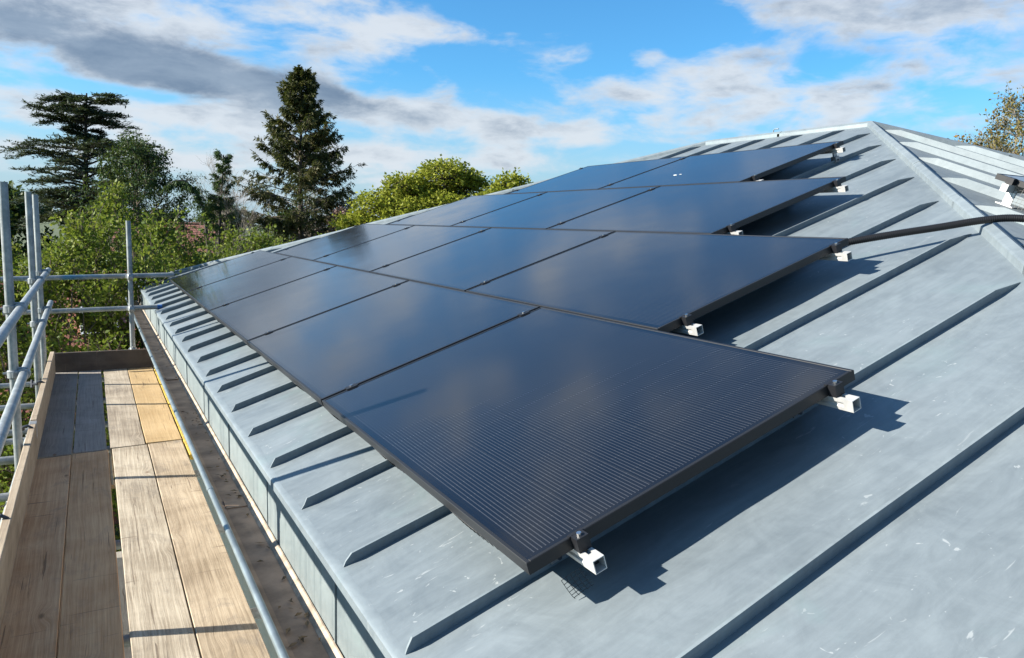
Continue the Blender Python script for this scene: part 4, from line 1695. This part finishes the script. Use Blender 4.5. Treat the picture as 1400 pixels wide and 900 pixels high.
# trees over the hip end
for i, (x, y, hh, sd) in enumerate([(23.6, 12.15, 11.3, 71), (24.15, 11.4, 11.5, 72)]):
    R, segs, tw = broadleaf(sd, hh, 0.35, 1.9, 26, lambda t: 1.15 - 0.85 * t, sub=7, twigs=6, up=0.06, drop=0.03, trunk_r=0.11, twig_len=0.5)
    make_tree('birch_tree', (x, y, GZ), ['sparse brown-leaved birch top showing over the hip ridge, outer one', 'sparse brown-leaved birch top showing over the hip ridge, thicker one'][i], 'tree', 'birches over the hip end', segs,
              leaves_on(R, tw, 6, 0.085, 0.05), 'bark_pale', 'leaf_birch', 4)
R, segs, tw = broadleaf(73, 10.4, 0.3, 3.0, 26, dome, sub=7, twigs=6, up=0.08, trunk_r=0.14, twig_len=0.5)
make_tree('beech_tree', (25.4, 12.4, GZ), 'low russet and olive leafy tree behind the hip-end birches', 'tree', None, segs, leaves_on(R, tw, 13, 0.12, 0.07), 'bark', 'leaf_ivy', 4)

# far belt of trees closing the horizon
R, segs, tw = broadleaf(81, 8.6, 0.22, 3.4, 26, dome, sub=6, twigs=5, up=0.05, trunk_r=0.25, twig_len=1.0)
belt = make_tree('distant_tree', (-16, 92, GZ), 'distant dark tree in the belt along the horizon', 'tree', 'distant trees along the horizon', segs, leaves_on(R, tw, 9, 0.5, 0.2), 'bark', 'leaf_dark', 3)
R2 = random.Random(9)
for i in range(13):
    a = math.radians(-9 + i * 4.3)
    dd = R2.uniform(88, 108)
    place_copy(belt, (dd * math.sin(a), dd * math.cos(a), GZ), i * 2.1, R2.uniform(0.78, 1.02))

# ------------------------------------------------------------------ neighbouring houses
M['brick'] = simple('red_brick', (0.30, 0.105, 0.065), 0.85, 0, 12.0, 0.25)
M['tile'] = simple('clay_tile', (0.34, 0.125, 0.085), 0.8, 0, 5.0, 0.35)
M['tile_old'] = simple('old_clay_tile', (0.24, 0.105, 0.08), 0.85, 0, 5.0, 0.35)
M['terracotta'] = simple('terracotta', (0.45, 0.17, 0.09), 0.7, 0, 9.0, 0.2)
M['white_frame'] = simple('white_frame', (0.75, 0.75, 0.73), 0.5)
M['pane'] = simple('window_glass', (0.03, 0.035, 0.04), 0.1)
M['lead'] = simple('lead', (0.2, 0.21, 0.22), 0.6, 0.3)


def tiled_slope(fn, L, S, name, mat, root, tw_=0.30, th_=0.27):
    """overlapping tiles as one mesh: fn(along, up, out)"""
    mb = MB()
    rr_ = random.Random(int(L * 77))
    rows = int(S / th_)
    for j in range(rows):
        off = 0.5 * tw_ * (j % 2)
        n = int(L / tw_)
        for i in range(n):
            a = i * tw_ + off
            if a + tw_ > L:
                continue
            w = j * th_
            e = rr_.uniform(0, 0.006)
            mb.add([fn(a + 0.004, w, 0.030 + e), fn(a + tw_ - 0.004, w, 0.030 + e), fn(a + tw_ - 0.004, w + th_ * 1.12, 0.008), fn(a + 0.004, w + th_ * 1.12, 0.008),
                    fn(a + 0.004, w, 0.004), fn(a + tw_ - 0.004, w, 0.004)], [(0, 1, 2, 3), (4, 5, 1, 0)])
    o = mb.build(name, mat, root)
    o['kind'] = 'stuff'
    return o


def house(name, cx, cy, L, W, eave, ridge, label, tile, chimneys=(), skylight=False, ang=0.0):
    """gabled house, ridge along local X"""
    ca, sa = math.cos(ang), math.sin(ang)

    def w2(x, y, z):
        return (cx + x * ca - y * sa, cy + x * sa + y * ca, z)
    root = empty(name, (cx, cy, GZ), label, 'house')
    mb = MB()
    hx, hy = L / 2, W / 2
    pr = [(-hy, GZ), (hy, GZ), (hy, eave), (0, ridge - 0.05), (-hy, eave)]
    n = len(pr)
    vs = [w2(-hx, a, z) for a, z in pr] + [w2(hx, a, z) for a, z in pr]
    mb.add(vs, [tuple(reversed(range(n))), tuple(range(n, 2 * n))] + [(i, (i + 1) % n, (i + 1) % n + n, i + n) for i in range(n)])
    mb.build('wall', M['brick'], root)
    S = math.hypot(hy + 0.3, (ridge - eave) * (hy + 0.3) / hy)
    cs, sn = (hy + 0.3) / S, (ridge - eave) * (hy + 0.3) / hy / S
    for sg in (-1, 1):
        def fn(a, u, o_, sg=sg):
            yy = sg * (hy + 0.3 - u * cs + o_ * sn)
            zz = ridge - S * sn + u * sn + o_ * cs
            return w2((a - hx - 0.2) * (1 if sg < 0 else -1), yy, zz)
        mb = MB()
        mb.add([fn(0, 0, 0), fn(L + 0.4, 0, 0), fn(L + 0.4, S, 0), fn(0, S, 0), fn(0, 0, -0.09), fn(L + 0.4, 0, -0.09), fn(L + 0.4, S, -0.09), fn(0, S, -0.09)],
               [(0, 1, 2, 3), (7, 6, 5, 4), (0, 4, 5, 1), (1, 5, 6, 2), (3, 7, 4, 0)])
        rf = mb.build('roof', tile, root)
        tiled_slope(fn, L + 0.4, S, 'tiles', tile, rf)
        if skylight and sg < 0:
            mb = MB()
            x0, u0 = L * 0.52, S * 0.52
            for a0, a1, b0, b1 in ((0, 0.08, 0, 1.0), (0.72, 0.8, 0, 1.0), (0.08, 0.72, 0, 0.08), (0.08, 0.72, 0.92, 1.0)):
                mb.box(x0 + a0, x0 + a1, u0 + b0, u0 + b1, 0.02, 0.10, fn)
            sk = mb.build('skylight', M['white_frame'], root)
            mb = MB()
            mb.box(x0 + 0.08, x0 + 0.72, u0 + 0.08, u0 + 0.92, 0.03, 0.07, fn)
            mb.build('pane', M['pane'], sk)
    mb = MB()
    k = int(L / 0.45)
    for i in range(k):
        x0 = -hx - 0.2 + i * (L + 0.4) / k
        x1 = x0 + (L + 0.4) / k + 0.02
        vs = []
        for x in (x0, x1):
            for q in range(7):
                t_ = PI * q / 6
                vs.append(w2(x, 0.13 * math.cos(t_), ridge + 0.0 + (0.10 + 0.008 * (x == x0)) * math.sin(t_)))
        mb.add(vs, [(q, q + 1, q + 8, q + 7) for q in range(6)])
    o = mb.build('ridge_tiles', tile, root)
    for (x, y, z0, z1, w, pots) in chimneys:
        mb = MB()
        c = w2(x, y, 0)
        mb.box(c[0] - w / 2, c[0] + w / 2, c[1] - 0.28, c[1] + 0.28, z0, z1 - 0.14)
        mb.box(c[0] - w / 2 - 0.05, c[0] + w / 2 + 0.05, c[1] - 0.33, c[1] + 0.33, z1 - 0.14, z1)
        ch = mb.build('chimney', M['brick'], root)
        for q in range(pots):
            mb = MB()
            px_ = c[0] - w / 2 + (q + 0.5) * w / pots
            mb.tube([(px_, c[1], z1), (px_, c[1], z1 + 0.05), (px_, c[1], z1 + 0.50), (px_, c[1], z1 + 0.55)], [0.115, 0.10, 0.085, 0.105], 10)
            mb.build('chimney_pot', M['terracotta'], ch, True)
    # gable and front windows
    for i in range(3):
        for lvl in range(2):
            x0 = -hx + L * (0.16 + 0.29 * i)
            zb = GZ + 0.9 + lvl * 2.6
            if zb + 1.2 > eave - 0.1:
                continue
            mb = MB()
            mb.box(x0, x0 + 1.1, -hy - 0.03, -hy + 0.02, zb, zb + 1.2, w2)
            wd = mb.build('window', M['white_frame'], root)
            for s_ in (0.06, 0.58):
                mb = MB()
                mb.box(x0 + s_, x0 + s_ + 0.46, -hy - 0.036, -hy - 0.028, zb + 0.06, zb + 1.14, w2)
                mb.build('pane', M['pane'], wd)
    return root


house('brick_house', -1.2, 20.4, 9.5, 7.4, -3.3, -0.72, 'red-tiled house glimpsed through the thicket behind the scaffold', M['tile'], chimneys=[(2.1, 0.3, -1.6, 0.02, 0.95, 3)], skylight=True, ang=0.05)
house('brick_house', 4.6, 66.0, 7, 7, -1.9, 0.35, 'far brown-red roofed house peeping above the thicket', M['tile_old'], chimneys=[(-2.2, 0, -0.4, 1.1, 0.7, 2)], ang=-0.2)
